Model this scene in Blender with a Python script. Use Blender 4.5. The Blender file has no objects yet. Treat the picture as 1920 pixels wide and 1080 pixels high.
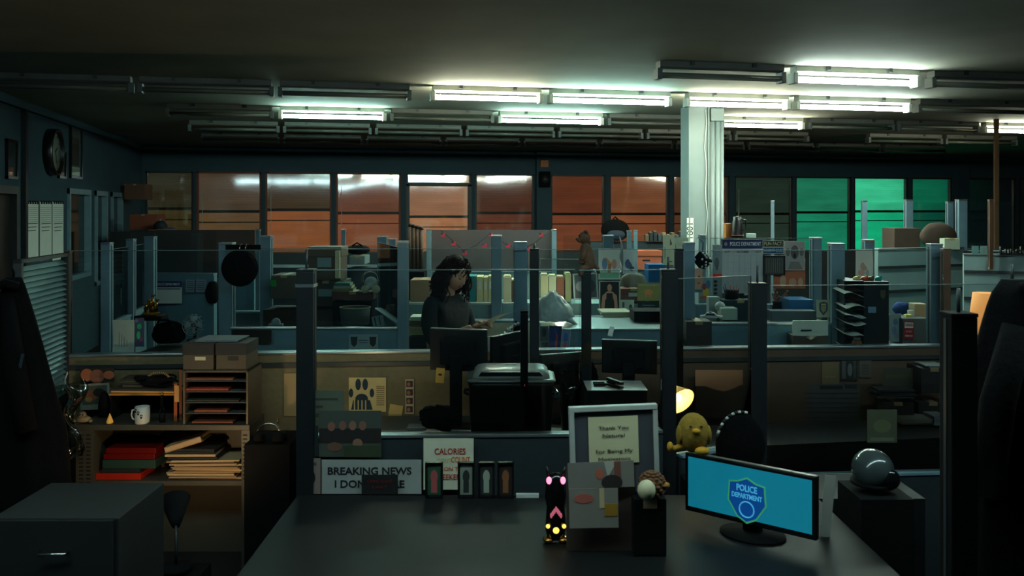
import bpy, bmesh, math, random
from mathutils import Vector, Matrix, noise
random.seed(7)
SC = bpy.context.scene
COL = SC.collection
# ------------------------------------------------------------ camera, world, exposure
F = 1700.0; HY = 395.0; TH = math.radians(12); EYE = 2.0
CT, ST = math.cos(TH), math.sin(TH)
RZC = -TH
cd = bpy.data.cameras.new('camera'); cam = bpy.data.objects.new('camera', cd); COL.objects.link(cam)
cam.location = (0, 0, EYE); cam.rotation_euler = (math.radians(90), 0, -TH)
cd.sensor_width = 36; cd.lens = F/1920*36
cd.shift_y = -(540-HY)/1920
cd.clip_start = .05; cd.clip_end = 100
cd.dof.use_dof = True; cd.dof.focus_distance = 6.8; cd.dof.aperture_fstop = 5.2
SC.camera = cam
w = bpy.data.worlds.new('world'); SC.world = w; w.use_nodes = True
w.node_tree.nodes['Background'].inputs[0].default_value = (.02, .05, .06, 1)
w.node_tree.nodes['Background'].inputs[1].default_value = .6
vs = SC.view_settings
SC.display_settings.display_device = 'sRGB'
vs.view_transform = 'Standard'; vs.look = 'None'; vs.gamma = 1; vs.use_curve_mapping = False
vs.exposure = 0.75
TUBE = 56.0
cy = SC.cycles
cy.use_denoising = True; cy.max_bounces = 6; cy.diffuse_bounces = 3; cy.glossy_bounces = 3
cy.transmission_bounces = 4; cy.transparent_max_bounces = 32; cy.sample_clamp_indirect = 4
cy.caustics_reflective = False; cy.caustics_refractive = False

# ------------------------------------------------------------ geometry of the place
def L(px, py, d):
    xr = (px-960)/F*d
    return Vector((xr*CT + d*ST, -xr*ST + d*CT, EYE + (HY-py)/F*d))
def LZ(px, d, z):
    v = L(px, HY, d); v.z = z; return v
def dz(py, z): return (EYE-z)*F/(py-HY)
def PZ(px, py, z): return L(px, py, dz(py, z))          # point of the level z
def zz(py, d): return EYE + (HY-py)/F*d
def m(p, d): return p*d/F
def atY(px, Y, z=0):
    return Vector((Y*math.tan(math.atan((px-960)/F)+TH), Y, z))

# ------------------------------------------------------------ materials
def lin(c):
    r = []
    for v in c[:3]:
        v /= 255.; r.append(v/12.92 if v <= .04045 else ((v+.055)/1.055)**2.4)
    return tuple(r)
MT = {}
EM = .6                                                # lit windows, screens and small lights, set against the exposure
def mat(name, col, rough=.6, metal=0, emit=0, var=.12, scale=8, bump=0, spec=.5, ecol=None, alpha=1, coat=0):
    if name in MT: return MT[name]
    a = bpy.data.materials.new(name); a.use_nodes = True; nt = a.node_tree; b = nt.nodes['Principled BSDF']
    c = lin(col); b.inputs['Base Color'].default_value = (*c, 1)
    b.inputs['Roughness'].default_value = rough; b.inputs['Metallic'].default_value = metal
    b.inputs['Specular IOR Level'].default_value = spec
    b.inputs['Coat Weight'].default_value = coat
    if alpha < 1: b.inputs['Alpha'].default_value = alpha
    if emit:
        b.inputs['Emission Color'].default_value = (*(lin(ecol) if ecol else c), 1); b.inputs['Emission Strength'].default_value = emit*(1 if emit > 5 else EM)
    if var or bump:
        tc = nt.nodes.new('ShaderNodeTexCoord'); no = nt.nodes.new('ShaderNodeTexNoise')
        no.inputs['Scale'].default_value = scale; no.inputs['Detail'].default_value = 3
        nt.links.new(tc.outputs['Object'], no.inputs['Vector'])
        if var:
            mx = nt.nodes.new('ShaderNodeMix'); mx.data_type = 'RGBA'
            mx.inputs[6].default_value = (*[v*(1-2*var) for v in c], 1); mx.inputs[7].default_value = (*[min(1, v*(1+2*var)) for v in c], 1)
            nt.links.new(no.outputs['Fac'], mx.inputs[0]); nt.links.new(mx.outputs[2], b.inputs['Base Color'])
        if bump:
            bp = nt.nodes.new('ShaderNodeBump'); bp.inputs['Strength'].default_value = bump; bp.inputs['Distance'].default_value = .01
            nt.links.new(no.outputs['Fac'], bp.inputs['Height']); nt.links.new(bp.outputs['Normal'], b.inputs['Normal'])
    MT[name] = a; return a
def glass_mat(name, tint=(246, 250, 250), rough=.0, k=1.0, wavy=0):
    if name in MT: return MT[name]
    a = bpy.data.materials.new(name); a.use_nodes = True; nt = a.node_tree; nt.nodes.clear()
    o = nt.nodes.new('ShaderNodeOutputMaterial'); mx = nt.nodes.new('ShaderNodeMixShader')
    t = nt.nodes.new('ShaderNodeBsdfTransparent'); g = nt.nodes.new('ShaderNodeBsdfGlossy'); f = nt.nodes.new('ShaderNodeFresnel')
    t.inputs[0].default_value = (*lin(tint), 1); g.inputs['Roughness'].default_value = rough; f.inputs[0].default_value = 1.45
    ml = nt.nodes.new('ShaderNodeMath'); ml.operation = 'MULTIPLY'; ml.inputs[1].default_value = k
    nt.links.new(f.outputs[0], ml.inputs[0]); nt.links.new(ml.outputs[0], mx.inputs[0])
    nt.links.new(t.outputs[0], mx.inputs[1]); nt.links.new(g.outputs[0], mx.inputs[2]); nt.links.new(mx.outputs[0], o.inputs[0])
    if wavy:
        tc = nt.nodes.new('ShaderNodeTexCoord'); mp = nt.nodes.new('ShaderNodeMapping'); no = nt.nodes.new('ShaderNodeTexNoise'); bp = nt.nodes.new('ShaderNodeBump')
        mp.inputs['Scale'].default_value = (1.3, 1, 14); no.inputs['Scale'].default_value = 2.2; no.inputs['Detail'].default_value = 2
        bp.inputs['Strength'].default_value = wavy; bp.inputs['Distance'].default_value = .01
        nt.links.new(tc.outputs['Object'], mp.inputs[0]); nt.links.new(mp.outputs[0], no.inputs[0]); nt.links.new(no.outputs[0], bp.inputs['Height'])
        nt.links.new(bp.outputs[0], g.inputs['Normal']); nt.links.new(bp.outputs[0], f.inputs['Normal'])
    MT[name] = a; return a
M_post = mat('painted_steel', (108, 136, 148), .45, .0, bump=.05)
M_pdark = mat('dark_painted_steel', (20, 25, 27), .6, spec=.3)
M_panel = mat('teal_panel_laminate', (98, 134, 146), .6, scale=3)
M_panel2 = mat('pale_blue_grey_laminate', (132, 158, 156), .6, scale=3)
M_tan = mat('cream_fabric_panel', (120, 106, 74), .85, scale=30, bump=.2)
M_brown = mat('brown_wood_panel', (90, 68, 50), .55, scale=4)
M_alu = mat('aluminium', (190, 196, 196), .28, .9, var=.05)
M_chrome = mat('chrome', (220, 220, 215), .12, 1, var=0)
M_black = mat('black_plastic', (13, 14, 15), .38)
M_blackm = mat('matt_black_plastic', (10, 11, 12), .9, spec=.2)
M_cloth = mat('black_cloth', (8, 8, 9), 1.0, scale=40, bump=.5, spec=.15)
M_white = mat('white_plastic', (205, 208, 200), .4, var=.04)
M_paper = mat('white_paper', (226, 229, 218), .85, var=.05)
M_cream = mat('cream_paper', (216, 204, 162), .85, var=.08)
M_card = mat('brown_cardboard', (142, 108, 78), .85, scale=14)
M_dkcard = mat('dark_cardboard', (70, 56, 46), .8, scale=14)
M_red = mat('red_binder_vinyl', (110, 20, 13), .3)
M_green = mat('dark_green_binder_vinyl', (44, 66, 54), .4)
M_navy = mat('navy_ink', (28, 44, 92), .7, var=.03)
M_ink = mat('black_ink', (18, 18, 20), .7, var=0)
M_redink = mat('red_ink', (178, 42, 26), .7, var=0)
M_orink = mat('orange_ink', (220, 110, 40), .7, var=0)
M_skin = mat('skin', (206, 150, 122), .5, var=.05, scale=20)
M_brass = mat('brass', (190, 140, 60), .25, 1, var=.05)
M_blue = mat('blue_plastic', (20, 92, 150), .4)
M_grey = mat('grey_plastic', (92, 98, 98), .5)
M_dgrey = mat('dark_grey_metal', (48, 52, 52), .45)
M_gl = glass_mat('partition_glass', k=1.0)
M_wgl = glass_mat('window_glass', (240, 240, 235), .06, 5.5)
M_pgl = glass_mat('picture_glass', k=.25)
M_clear = glass_mat('clear_drinking_glass', (225, 230, 225), .02, 1.3)
CM = {}
def C(r, g, b, rough=.75):
    k = (r, g, b, rough)
    if k not in CM:
        q = 1.16 if max(r, g, b) > 60 else 1
        CM[k] = mat('colour_%d_%d_%d' % (r, g, b) + ('' if rough == .75 else '_%d' % int(rough*100)), tuple(min(245, v*q) for v in (r, g, b)), rough, var=.06)
    return CM[k]

# ------------------------------------------------------------ mesh helpers
class MB:
    def __init__(s): s.bm = bmesh.new(); s.mats = []; s.mi = 0
    def use(s, mt):
        if mt not in s.mats: s.mats.append(mt)
        s.mi = s.mats.index(mt); return s
    def _f(s, vs, smooth=False):
        try:
            f = s.bm.faces.new(vs); f.material_index = s.mi; f.smooth = smooth; return f
        except ValueError: return None
    def box(s, x0, x1, y0, y1, z0, z1, bev=0, M=None):
        n0 = set(s.bm.faces)
        P = [Vector((x, y, z)) for x in (x0, x1) for y in (y0, y1) for z in (z0, z1)]
        if M is not None: P = [M @ p for p in P]
        v = [s.bm.verts.new(p) for p in P]
        fs = [s._f([v[i] for i in q]) for q in ((0,1,3,2),(4,6,7,5),(0,4,5,1),(2,3,7,6),(0,2,6,4),(1,5,7,3))]
        if bev:
            ed = {e for f in fs for e in f.edges}
            bmesh.ops.bevel(s.bm, geom=list(ed), offset=bev, segments=2, affect='EDGES', profile=.6)
            for f in s.bm.faces:
                if f not in n0: f.material_index = s.mi
        return s
    def tube(s, pts, r, seg=8, caps=True, smooth=True):
        pts = [Vector(p) for p in pts]; n = len(pts)
        rs = r if isinstance(r, (list, tuple)) else [r]*n
        rings = []; up = None
        for i, p in enumerate(pts):
            t = (pts[min(i+1, n-1)]-pts[max(i-1, 0)]).normalized()
            if up is None:
                up = Vector((0, 0, 1)) if abs(t.z) < .9 else Vector((1, 0, 0))
            a = t.cross(up)
            if a.length < 1e-5: a = t.cross(Vector((0, 1, 0)))
            a.normalize(); b = a.cross(t).normalized(); up = b
            rings.append([s.bm.verts.new(p+(a*math.cos(2*math.pi*k/seg)+b*math.sin(2*math.pi*k/seg))*rs[i]) for k in range(seg)])
        for i in range(n-1):
            for k in range(seg):
                s._f([rings[i][k], rings[i][(k+1) % seg], rings[i+1][(k+1) % seg], rings[i+1][k]], smooth)
        if caps: s._f(rings[0][::-1]); s._f(rings[-1])
        return s
    def lathe(s, prof, c=(0, 0, 0), seg=24, sx=1, sy=1, fn=None, M=None):
        c = Vector(c); rings = []
        for (r, z) in prof:
            R = []
            for k in range(seg):
                a = 2*math.pi*k/seg; q = fn(a, z) if fn else 1
                p = Vector((math.cos(a)*r*q*sx, math.sin(a)*r*q*sy, z))
                if M is not None: p = M @ p
                R.append(s.bm.verts.new(c+p))
            rings.append(R)
        for i in range(len(rings)-1):
            for k in range(seg):
                s._f([rings[i][k], rings[i][(k+1) % seg], rings[i+1][(k+1) % seg], rings[i+1][k]], True)
        if prof[0][0] > 1e-5: s._f(rings[0][::-1])
        if prof[-1][0] > 1e-5: s._f(rings[-1])
        return s
    def ball(s, c, r, seg=16, rings=10, sc=(1, 1, 1), fn=None, M=None):
        c = Vector(c); R = []
        for i in range(rings+1):
            ph = math.pi*i/rings; row = []
            for k in range(seg):
                a = 2*math.pi*k/seg
                n = Vector((math.sin(ph)*math.cos(a), math.sin(ph)*math.sin(a), math.cos(ph)))
                p = Vector((n.x*sc[0], n.y*sc[1], n.z*sc[2]))*r
                if fn: p = fn(p, n)
                if M is not None: p = M @ p
                row.append(s.bm.verts.new(c+p))
                if i in (0, rings): break
            R.append(row)
        for i in range(rings):
            for k in range(seg):
                a, b = R[i], R[i+1]; k2 = (k+1) % seg
                if len(a) == 1: s._f([a[0], b[k], b[k2]], True)
                elif len(b) == 1: s._f([a[k], b[0], a[k2]], True)
                else: s._f([a[k], b[k], b[k2], a[k2]], True)
        return s
    def prism(s, poly, y0, y1, M=None):
        A = [Vector((x, y0, z)) for x, z in poly]; B = [Vector((x, y1, z)) for x, z in poly]
        if M is not None: A = [M @ p for p in A]; B = [M @ p for p in B]
        a = [s.bm.verts.new(p) for p in A]; b = [s.bm.verts.new(p) for p in B]
        s._f(a); s._f(b[::-1]); n = len(a)
        for i in range(n): s._f([a[i], b[i], b[(i+1) % n], a[(i+1) % n]])
        return s
    def sheet(s, fn, nu, nv, th=.001):
        for o in (0, 1):
            g = []
            for i in range(nu+1):
                row = []
                for j in range(nv+1):
                    p = Vector(fn(i/nu, j/nv)); p.y += o*th; row.append(s.bm.verts.new(p))
                g.append(row)
            for i in range(nu):
                for j in range(nv):
                    q = [g[i][j], g[i+1][j], g[i+1][j+1], g[i][j+1]]
                    s._f(q if o == 0 else q[::-1], True)
        return s
    def build(s, name, mt=None, parent=None, loc=None, rz=None):
        bmesh.ops.recalc_face_normals(s.bm, faces=list(s.bm.faces))
        me = bpy.data.meshes.new(name); s.bm.to_mesh(me); s.bm.free()
        for a in (s.mats or [mt or M_grey]): me.materials.append(a)
        if s.mats and mt and mt not in s.mats: me.materials[0] = s.mats[0]
        o = bpy.data.objects.new(name, me); COL.objects.link(o)
        if parent: o.parent = parent
        if loc is not None: o.location = loc
        if rz is not None: o.rotation_euler = (0, 0, rz)
        return o
def T(name, label, cat, loc, rz=RZC, group=None):
    o = bpy.data.objects.new(name, None); COL.objects.link(o); o.empty_display_size = .05
    o.location = loc; o.rotation_euler = (0, 0, rz); o['label'] = label; o['category'] = cat
    if group: o['group'] = group
    return o
def tag(o, label, cat, group=None, kind=None):
    o['label'] = label; o['category'] = cat
    if group: o['group'] = group
    if kind: o['kind'] = kind
    return o
def S(name, mb, mt, loc=None, rz=None, label=None, cat=None):
    o = mb.build(name, mt, None, loc, rz); o['kind'] = 'structure'
    if label: o['label'] = label
    if cat: o['category'] = cat
    return o
def copy_tree(o, parent=None):
    c = o.copy(); COL.objects.link(c)
    if parent: c.parent = parent
    for ch in list(o.children): copy_tree(ch, c)
    return c
def copy_thing(o, loc, rz, label, group=None):
    c = copy_tree(o); c.location = loc; c.rotation_euler = (0, 0, rz); c['label'] = label
    if group: c['group'] = group
    return c
def text_mesh(name, txt, size, mt, parent, loc, bold=0, ext=.0004, width=None, tilt=0, sx=1, align='CENTER', fn=None):
    cu = bpy.data.curves.new(name, 'FONT'); cu.body = txt; cu.size = size; cu.offset = bold*size; cu.extrude = ext
    cu.align_x = align; cu.align_y = 'CENTER'; cu.resolution_u = 3; cu.space_line = .95
    o = bpy.data.objects.new(name, cu); COL.objects.link(o)
    dg = bpy.context.evaluated_depsgraph_get(); me = bpy.data.meshes.new_from_object(o.evaluated_get(dg))
    bpy.data.objects.remove(o)
    xs = [v.co.x for v in me.vertices]
    k = sx
    if width and xs: k = width/max(1e-6, max(xs)-min(xs))
    for v in me.vertices: v.co.x *= k
    me.materials.clear(); me.materials.append(mt)
    o = bpy.data.objects.new(name, me); COL.objects.link(o); o.parent = parent; o.location = loc
    o.rotation_euler = (math.radians(90), -tilt, 0)
    return o
def hbox(t0, t1, w, z0, z1, mb=None):
    """box along world points t0->t1 (plan), width w centred"""
    mb = mb or MB(); a = Vector((t0[0], t0[1], 0)); b = Vector((t1[0], t1[1], 0)); dr = (b-a); n = Vector((-dr.y, dr.x, 0)).normalized()*w/2
    P = [a-n, b-n, b+n, a+n]
    lo = [mb.bm.verts.new((p.x, p.y, z0)) for p in P]; hi = [mb.bm.verts.new((p.x, p.y, z1)) for p in P]
    mb._f(lo[::-1]); mb._f(hi)
    for i in range(4): mb._f([lo[i], lo[(i+1) % 4], hi[(i+1) % 4], hi[i]])
    return mb
# ============================================================ THE ROOM
XL, XR, YB, YF, ZC = -3.06, 17.5, 17.0, -1.5, 3.15
M_wall = mat('teal_grey_wall_paint', (44, 68, 80), .75, scale=2, bump=.05)
M_ceil = mat('stained_plaster_ceiling', (140, 138, 124), .85, scale=1.6, bump=.25, var=.14)
M_floor = mat('dark_vinyl_floor', (34, 36, 35), .5, scale=3)
M_base = mat('black_rubber_baseboard', (20, 22, 22), .5)
S('floor', MB().box(XL, XR, YF, YB, -.1, 0), M_floor)
S('ceiling', MB().box(XL-.2, XR+.2, YF-.2, YB+.2, ZC, ZC+.12), M_ceil)
S('wall_right', MB().box(XR, XR+.15, YF, YB, 0, ZC), M_wall)
S('wall_front', MB().box(XL-.15, XR+.15, YF-.15, YF, 0, ZC), M_wall)
S('baseboard_left', MB().box(XL, XL+.015, YF+.02, YB-.04, 0, .1), M_base)
S('baseboard_back', MB().box(XL+.02, XR-.02, YB-.015, YB, 0, .1), M_base)
S('trim_1', MB().box(XL, XL+.06, YF+.02, YB-.05, ZC-.09, ZC-.001), M_wall)
# left wall with one door and three interior windows
LW = [(10.0-.9, 10.25, 0, 2.25), (12.15, 13.25, 1.12, 2.28), (13.55, 14.25, .95, 2.28), (14.55, 15.3, .95, 2.28)]
mb = MB(); y = YF
for (a, b, z0, z1) in LW:
    mb.box(XL-.15, XL, y, a, 0, ZC)
    if z0 > 0: mb.box(XL-.15, XL, a, b, 0, z0)
    mb.box(XL-.15, XL, a, b, z1, ZC); y = b
mb.box(XL-.15, XL, y, YB+.15, 0, ZC)
S('wall_left', mb, M_wall)
S('trim_2', MB().box(XL, XL+.05, 10.36, 10.44, .1, ZC-.1), mat('dark_conduit', (30, 36, 40), .5))
def side_window(i, a, b, z0, z1):
    r = bpy.data.objects.new('window_%d' % i, None); COL.objects.link(r); r.location = (XL, (a+b)/2, z0); r['kind'] = 'structure'
    h = z1-z0; w_ = (b-a)/2
    f = MB().box(-.1, .03, -w_, -w_+.07, 0, h).box(-.1, .03, w_-.07, w_, 0, h).box(-.1, .031, -w_, w_, h-.07, h).box(-.1, .031, -w_, w_, 0, .06)
    f.build('window_frame', M_post, r)
    MB().box(-.05, -.044, -w_+.06, w_-.06, .05, h-.06).build('pane', mat('dark_interior_glass', (18, 20, 20), .08, var=0), r)
    MB().box(-.14, -.1, -w_, w_, 0, h*.9).build('blind', mat('brown_window_blind', (96, 66, 46), .8, scale=3), r)
for i, (a, b, z0, z1) in enumerate(LW[1:]): side_window(i+1, a, b, z0, z1)
d = bpy.data.objects.new('door_1', None); COL.objects.link(d); d.location = (XL, 9.675, 0); d['kind'] = 'structure'
MB().box(-.1, -.05, -.57, .57, 0, 2.2).build('door_panel', mat('dark_brown_door', (26, 20, 18), .5), d)
MB().box(-.12, .02, -.575, -.5, 0, 2.25).box(-.12, .02, .5, .575, 0, 2.25).box(-.12, .021, -.575, .575, 2.17, 2.25).build('door_frame', M_dgrey, d)
MB().ball((.0, .4, 1.02), .03).tube([(-.06, .4, 1.02), (0, .4, 1.02)], .012).build('door_handle', M_chrome, d)
# back wall: band above and below a long row of windows
ZS, ZT = 1.05, 2.70
WX = [272, 362, 368, 490, 497, 622, 630, 752, 762, 884, 891, 1002, 1033, 1135, 1143, 1255, 1262, 1368, 1378, 1487, 1492, 1597, 1602, 1703, 1710, 1786, 1816, 1905, 1912, 1990]
WX = [atY(p, YB).x for p in WX]
wins = [(WX[i], WX[i+1]) for i in range(0, len(WX), 2)]
mb = MB().box(XL-.15, XR+.15, YB, YB+.25, 0, ZS).box(XL-.15, XR+.15, YB, YB+.25, ZT, ZC)
x = XL-.15
for a, b in wins: mb.box(x, a, YB, YB+.25, ZS, ZT); x = b
mb.box(x, XR+.15, YB, YB+.25, ZS, ZT)
S('wall_back', mb, M_wall)
def blind_mat(name, c, dk=.75, spec=.35):
    a = mat(name, c, .38, var=0, spec=spec); nt = a.node_tree; b = nt.nodes['Principled BSDF']
    l = lin(c)
    b.inputs['Base Color'].default_value = (*[v*.35+.02 for v in l], 1)
    tc = nt.nodes.new('ShaderNodeTexCoord'); mp = nt.nodes.new('ShaderNodeMapping'); no = nt.nodes.new('ShaderNodeTexNoise')
    mp.inputs['Scale'].default_value = (.9, 1, 5); no.inputs['Scale'].default_value = 1.5; no.inputs['Detail'].default_value = 4
    nt.links.new(tc.outputs['Object'], mp.inputs[0]); nt.links.new(mp.outputs[0], no.inputs[0])
    wv = nt.nodes.new('ShaderNodeTexWave'); wv.bands_direction = 'X'; wv.inputs['Scale'].default_value = 12; wv.inputs['Distortion'].default_value = 1
    nt.links.new(tc.outputs['Object'], wv.inputs[0])
    mr = nt.nodes.new('ShaderNodeMapRange'); mr.inputs[1].default_value = .3; mr.inputs[2].default_value = .7; mr.inputs[3].default_value = dk; mr.inputs[4].default_value = 1.15
    nt.links.new(no.outputs[0], mr.inputs[0])
    m2 = nt.nodes.new('ShaderNodeMapRange'); m2.inputs[3].default_value = .93; m2.inputs[4].default_value = 1.05
    nt.links.new(wv.outputs['Fac'], m2.inputs[0])
    mu = nt.nodes.new('ShaderNodeMath'); mu.operation = 'MULTIPLY'; nt.links.new(mr.outputs[0], mu.inputs[0]); nt.links.new(m2.outputs[0], mu.inputs[1])
    b.inputs['Emission Color'].default_value = (*[v*EM*(.82 if c[0] > c[1] else (2.2 if c[1] > 90 else 1.1)) for v in l], 1); nt.links.new(mu.outputs[0], b.inputs['Emission Strength'])
    return a
M_frame = mat('dark_bronze_window_frame', (44, 40, 38), .5)
M_frameo = mat('rust_coloured_window_reveal', (120, 60, 36), .6)
BL = [((58, 54, 38), (72, 62, 34), 2.05), ((96, 78, 60), (120, 92, 62), 2.0), ((82, 62, 38), (168, 100, 58), 2.03), ((128, 76, 52), (160, 92, 60), 1.97),
      ((186, 132, 100), (206, 138, 96), 1.9), ((96, 54, 38), (118, 66, 48), 1.97), ((124, 66, 44), (150, 84, 56), 1.95), ((150, 92, 62), (168, 100, 66), 1.95),
      ((100, 66, 46), (112, 70, 48), 1.95), ((40, 58, 50), (48, 66, 56), 1.95), ((28, 108, 84), (22, 120, 92), 1.98), ((60, 196, 150), (24, 188, 136), 2.0),
      ((16, 116, 88), (14, 96, 76), 2.0), ((10, 54, 44), (10, 40, 36), 2.0), ((10, 50, 42), (8, 34, 30), 2.0)]
PT = [(0, 0, 1, .13), (.01, 0, 1, .13), (.01, .2, .9, .12), (.2, .36, 1.5, .3), (.015, 0, 1, .13), (.16, .25, 1.6, .3), (.02, .1, 1.1, .3), (.33, .5, 1.7, .4), (.03, 0, 1, .3), (.12, .1, 2.4, .38), (.2, .85, 2.2, .36), (.1, .3, 1.4, .3), (.05, .2, 1, .3), (0, 0, 1, .2), (0, 0, 1, .2)]
for i, (a, b) in enumerate(wins):
    r = bpy.data.objects.new('window_%d' % (i+4), None); COL.objects.link(r); r.location = ((a+b)/2, YB, ZS); r['kind'] = 'structure'
    w2 = (b-a)/2; h = ZT-ZS; cu, cl, zr = BL[i]; zr -= ZS
    fr = MB().box(-w2, -w2+.035, .02, .16, 0, h).box(w2-.035, w2, .02, .16, 0, h).box(-w2, w2, .02, .16, h-.03, h).box(-w2, w2, -.04, .16, 0, .05)
    if i == 4: fr.box(-w2, w2, .0, .1, h-.24, h-.17).box(-w2, -w2+.06, .0, .1, 0, h-.2).box(w2-.06, w2, .0, .1, 0, h-.2)
    fr.build('window_frame', M_frame if i not in (1, 2, 3) else M_frameo, r)
    A, ph, fq, t0 = PT[i]
    def warp(u, v, A=A, ph=ph, fq=fq, t0=t0, w2=w2, h=h):
        x = -w2+.03+u*(2*w2-.06); dl = math.radians(t0 + A*math.cos(2*math.pi*(x/fq+ph)))
        return (x, .05+math.tan(dl)*(v-.5)*h, .04+v*(h-.06))
    MB().sheet(warp, 30, 6, .004).build('pane', M_wgl, r)
    def slats(z0, z1, y0, seed):
        n = max(2, int((z1-z0)/.045)); q = MB()
        for k in range(n):
            za = z0+(z1-z0)*k/n; zb = z0+(z1-z0)*(k+1)/n
            vs_ = [q.bm.verts.new(p) for p in ((-w2+.03, y0, za), (w2-.03, y0, za), (w2-.03, y0+.012, zb-.002), (-w2+.03, y0+.012, zb-.002))]; q._f(vs_)
            vs2 = [q.bm.verts.new(p) for p in ((-w2+.03, y0+.012, zb-.002), (w2-.03, y0+.012, zb-.002), (w2-.03, y0, zb), (-w2+.03, y0, zb))]; q._f(vs2)
        return q
    slats(zr, h-.02, .10, i).build('blind_upper', blind_mat('lit_blind_upper_%d' % i, cu, .8), r)
    slats(.04, zr-.03, .11, i).build('blind_lower', blind_mat('lit_blind_lower_%d' % i, cl, .8), r)
    if i in (1, 2, 3, 9): MB().tube([(-w2+.1, .03, .25), (-w2+.1, .03, h-.25)], .006, 6).build('pull_cord', M_white, r)
    MB().box(-w2+.03, w2-.03, .085, .1, zr-.04, zr+.01).box(-w2+.03, w2-.03, .085, .1, zr-.22, zr-.2).build('blind_rail', mat('blind_rail', (60, 44, 34) if i < 9 else (14, 50, 42), .5), r)
# pilaster between the windows with a speaker and an orange alarm box
pa = atY(1004, YB).x; pb = atY(1031, YB).x
S('trim_3', MB().box(pa, pb, YB-.1, YB-.001, .1, ZC-.001), M_wall)
qa = atY(1789, YB).x; qb = atY(1812, YB).x
S('trim_4', MB().box(qa, qb, YB-.1, YB-.001, .1, ZC-.001), M_wall)
xm = (pa+pb)/2
r = T('wall_speaker', 'small black loudspeaker on the pillar between the orange windows', 'speaker', (xm, YB-.101, 2.45), 0)
MB().box(-.1, .1, -.12, 0, 0, .3, .01).build('speaker_box', M_blackm, r)
MB().lathe([(.0, .0), (.07, 0), (.075, .01), (.0, .012)], M=Matrix.Rotation(math.radians(90), 4, 'X') @ Matrix.Translation((0, .15, .121))).build('cone', M_dgrey, r)
tag(MB().box(-.08, .08, -.05, 0, 0, .14, .01).build('alarm_box', mat('faded_orange_plastic', (170, 100, 62), .6), None, (xm, YB-.101, 2.83), 0), 'faded orange alarm box high on the pillar, above the black loudspeaker', 'alarm box')
# ------------------------------------------------------------ fluorescent fixtures
def tube_mat(name, c, s): return mat(name, (255, 255, 255), .4, emit=s, ecol=c, var=0)
TM = {'m': tube_mat('mint_tube_light', (200, 255, 240), TUBE), 'y': tube_mat('warm_tube_light', (250, 255, 224), TUBE), 'w': tube_mat('white_tube_light', (230, 255, 244), TUBE)}
M_off = mat('unlit_tube_glass', (110, 110, 102), .2, var=0)
M_hous = mat('white_enamel_housing', (170, 172, 162), .35)
M_houd = mat('grimy_housing', (96, 96, 90), .5)  # same housing on unlit fixtures, the missing light put into its colour
def fixture(X0, X1, Y, kind, label, group=None):
    r = T('fluorescent_light', label, 'ceiling light', ((X0+X1)/2, Y, ZC), 0, group)
    h = (X1-X0)/2
    MB().prism([(-.05, 0), (-.05, -.045), (-.03, -.06), (.03, -.06), (.05, -.045), (.05, 0)], -h, h, M=Matrix.Rotation(math.radians(90), 4, 'Z')).build('housing', M_hous if kind else M_houd, r)
    for s in (-1, 1):
        MB().box(s*h-.02, s*h+.02, -.05, .05, -.14, -.055, .005).build('end_socket', M_white if kind else M_grey, r)  # sockets likewise darkened in colour on unlit fixtures
        MB().tube([(-h+.02, s*.028, -.105), (h-.02, s*.028, -.105)], .019, 10).build('tube', TM[kind] if kind else M_off, r)
    for s in (-.5, .5): MB().box(h*s-.015, h*s+.015, -.07, .07, -.03, -.0).build('mounting_clip', M_dgrey, r)
TM['f'] = tube_mat('dim_mint_tube_light', (210, 250, 255), 18)
YR = dict(Z=2.5, A=6.6, B=8.3, C=10.3, D=12.15, E=14.0)
FX = [('A', 1482, 1722, 'w', 'lit tube light closest to the camera, upper right of the column'),
 ('B', 806, 1018, 'y', 'lit warm white tube light, leftmost lit one of the nearer long row'),
 ('B', 1027, 1258, 'm', 'lit mint tube light just left of the white column, in the nearer long row'),
 ('B', 1283, 1479, 'y', 'lit warm tube light directly in front of the top of the white column'),
 ('B', 1489, 1706, 'w', 'lit long tube light right of the column, ending its row of lit lights'),
 ('C', 521, 725, 'm', 'lit mint tube light furthest left in the room'),
 ('C', 932, 1131, 'm', 'lit mint tube light above the black wall speaker'),
 ('C', 1350, 1506, 'y', 'lit short looking tube light partly hidden behind the white column'),
 ('C', 1841, 1990, 'y', 'lit tube light at the right edge, crossed by the thin brown pole'),
 ('A', 1228, 1470, None, 'unlit tube light beside the closest lit one, cut by the top of the room view'),
 ('A', 1740, 1975, None, 'unlit tube light to the right of the closest lit one'),
 ('B', -30, 252, None, 'unlit tube light in the dark far left end of the nearer long row'),
 ('B', 258, 515, None, 'unlit tube light second from the left in the nearer long row'),
 ('B', 520, 772, None, 'unlit tube light next to the leftmost lit light of the nearer long row'),
 ('B', 1716, 1935, None, 'unlit tube light ending the nearer long row on the right'),
 ('C', 310, 514, None, 'unlit tube light left of the leftmost lit mint light'),
 ('C', 730, 926, None, 'unlit tube light between the two mint lights of the middle row'),
 ('C', 1137, 1342, None, 'unlit tube light of the middle row running to the white column'),
 ('C', 1512, 1675, None, 'unlit tube light right of the short lit one behind the column'),
 ('C', 1680, 1834, None, 'unlit tube light left of the lit light at the right edge')]
for p in [(352, 525), (530, 697), (702, 867), (872, 1040), (1045, 1205), (1210, 1370), (1375, 1515)]:
    FX.append(('D', p[0], p[1], None, 'unlit tube light in the continuous row over the orange windows'))
for p in [(1625, 1765), (1769, 1905)]: FX.append(('D', p[0], p[1], None, 'unlit pale tube light in the pair above the green windows'))
for p in [(375, 525), (530, 680), (685, 828), (833, 975), (980, 1120), (1125, 1260), (1265, 1395), (1400, 1525), (1530, 1650), (1655, 1770)]:
    FX.append(('E', p[0], p[1], None, 'unlit tube light in the furthest row, close to the window wall'))
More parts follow.
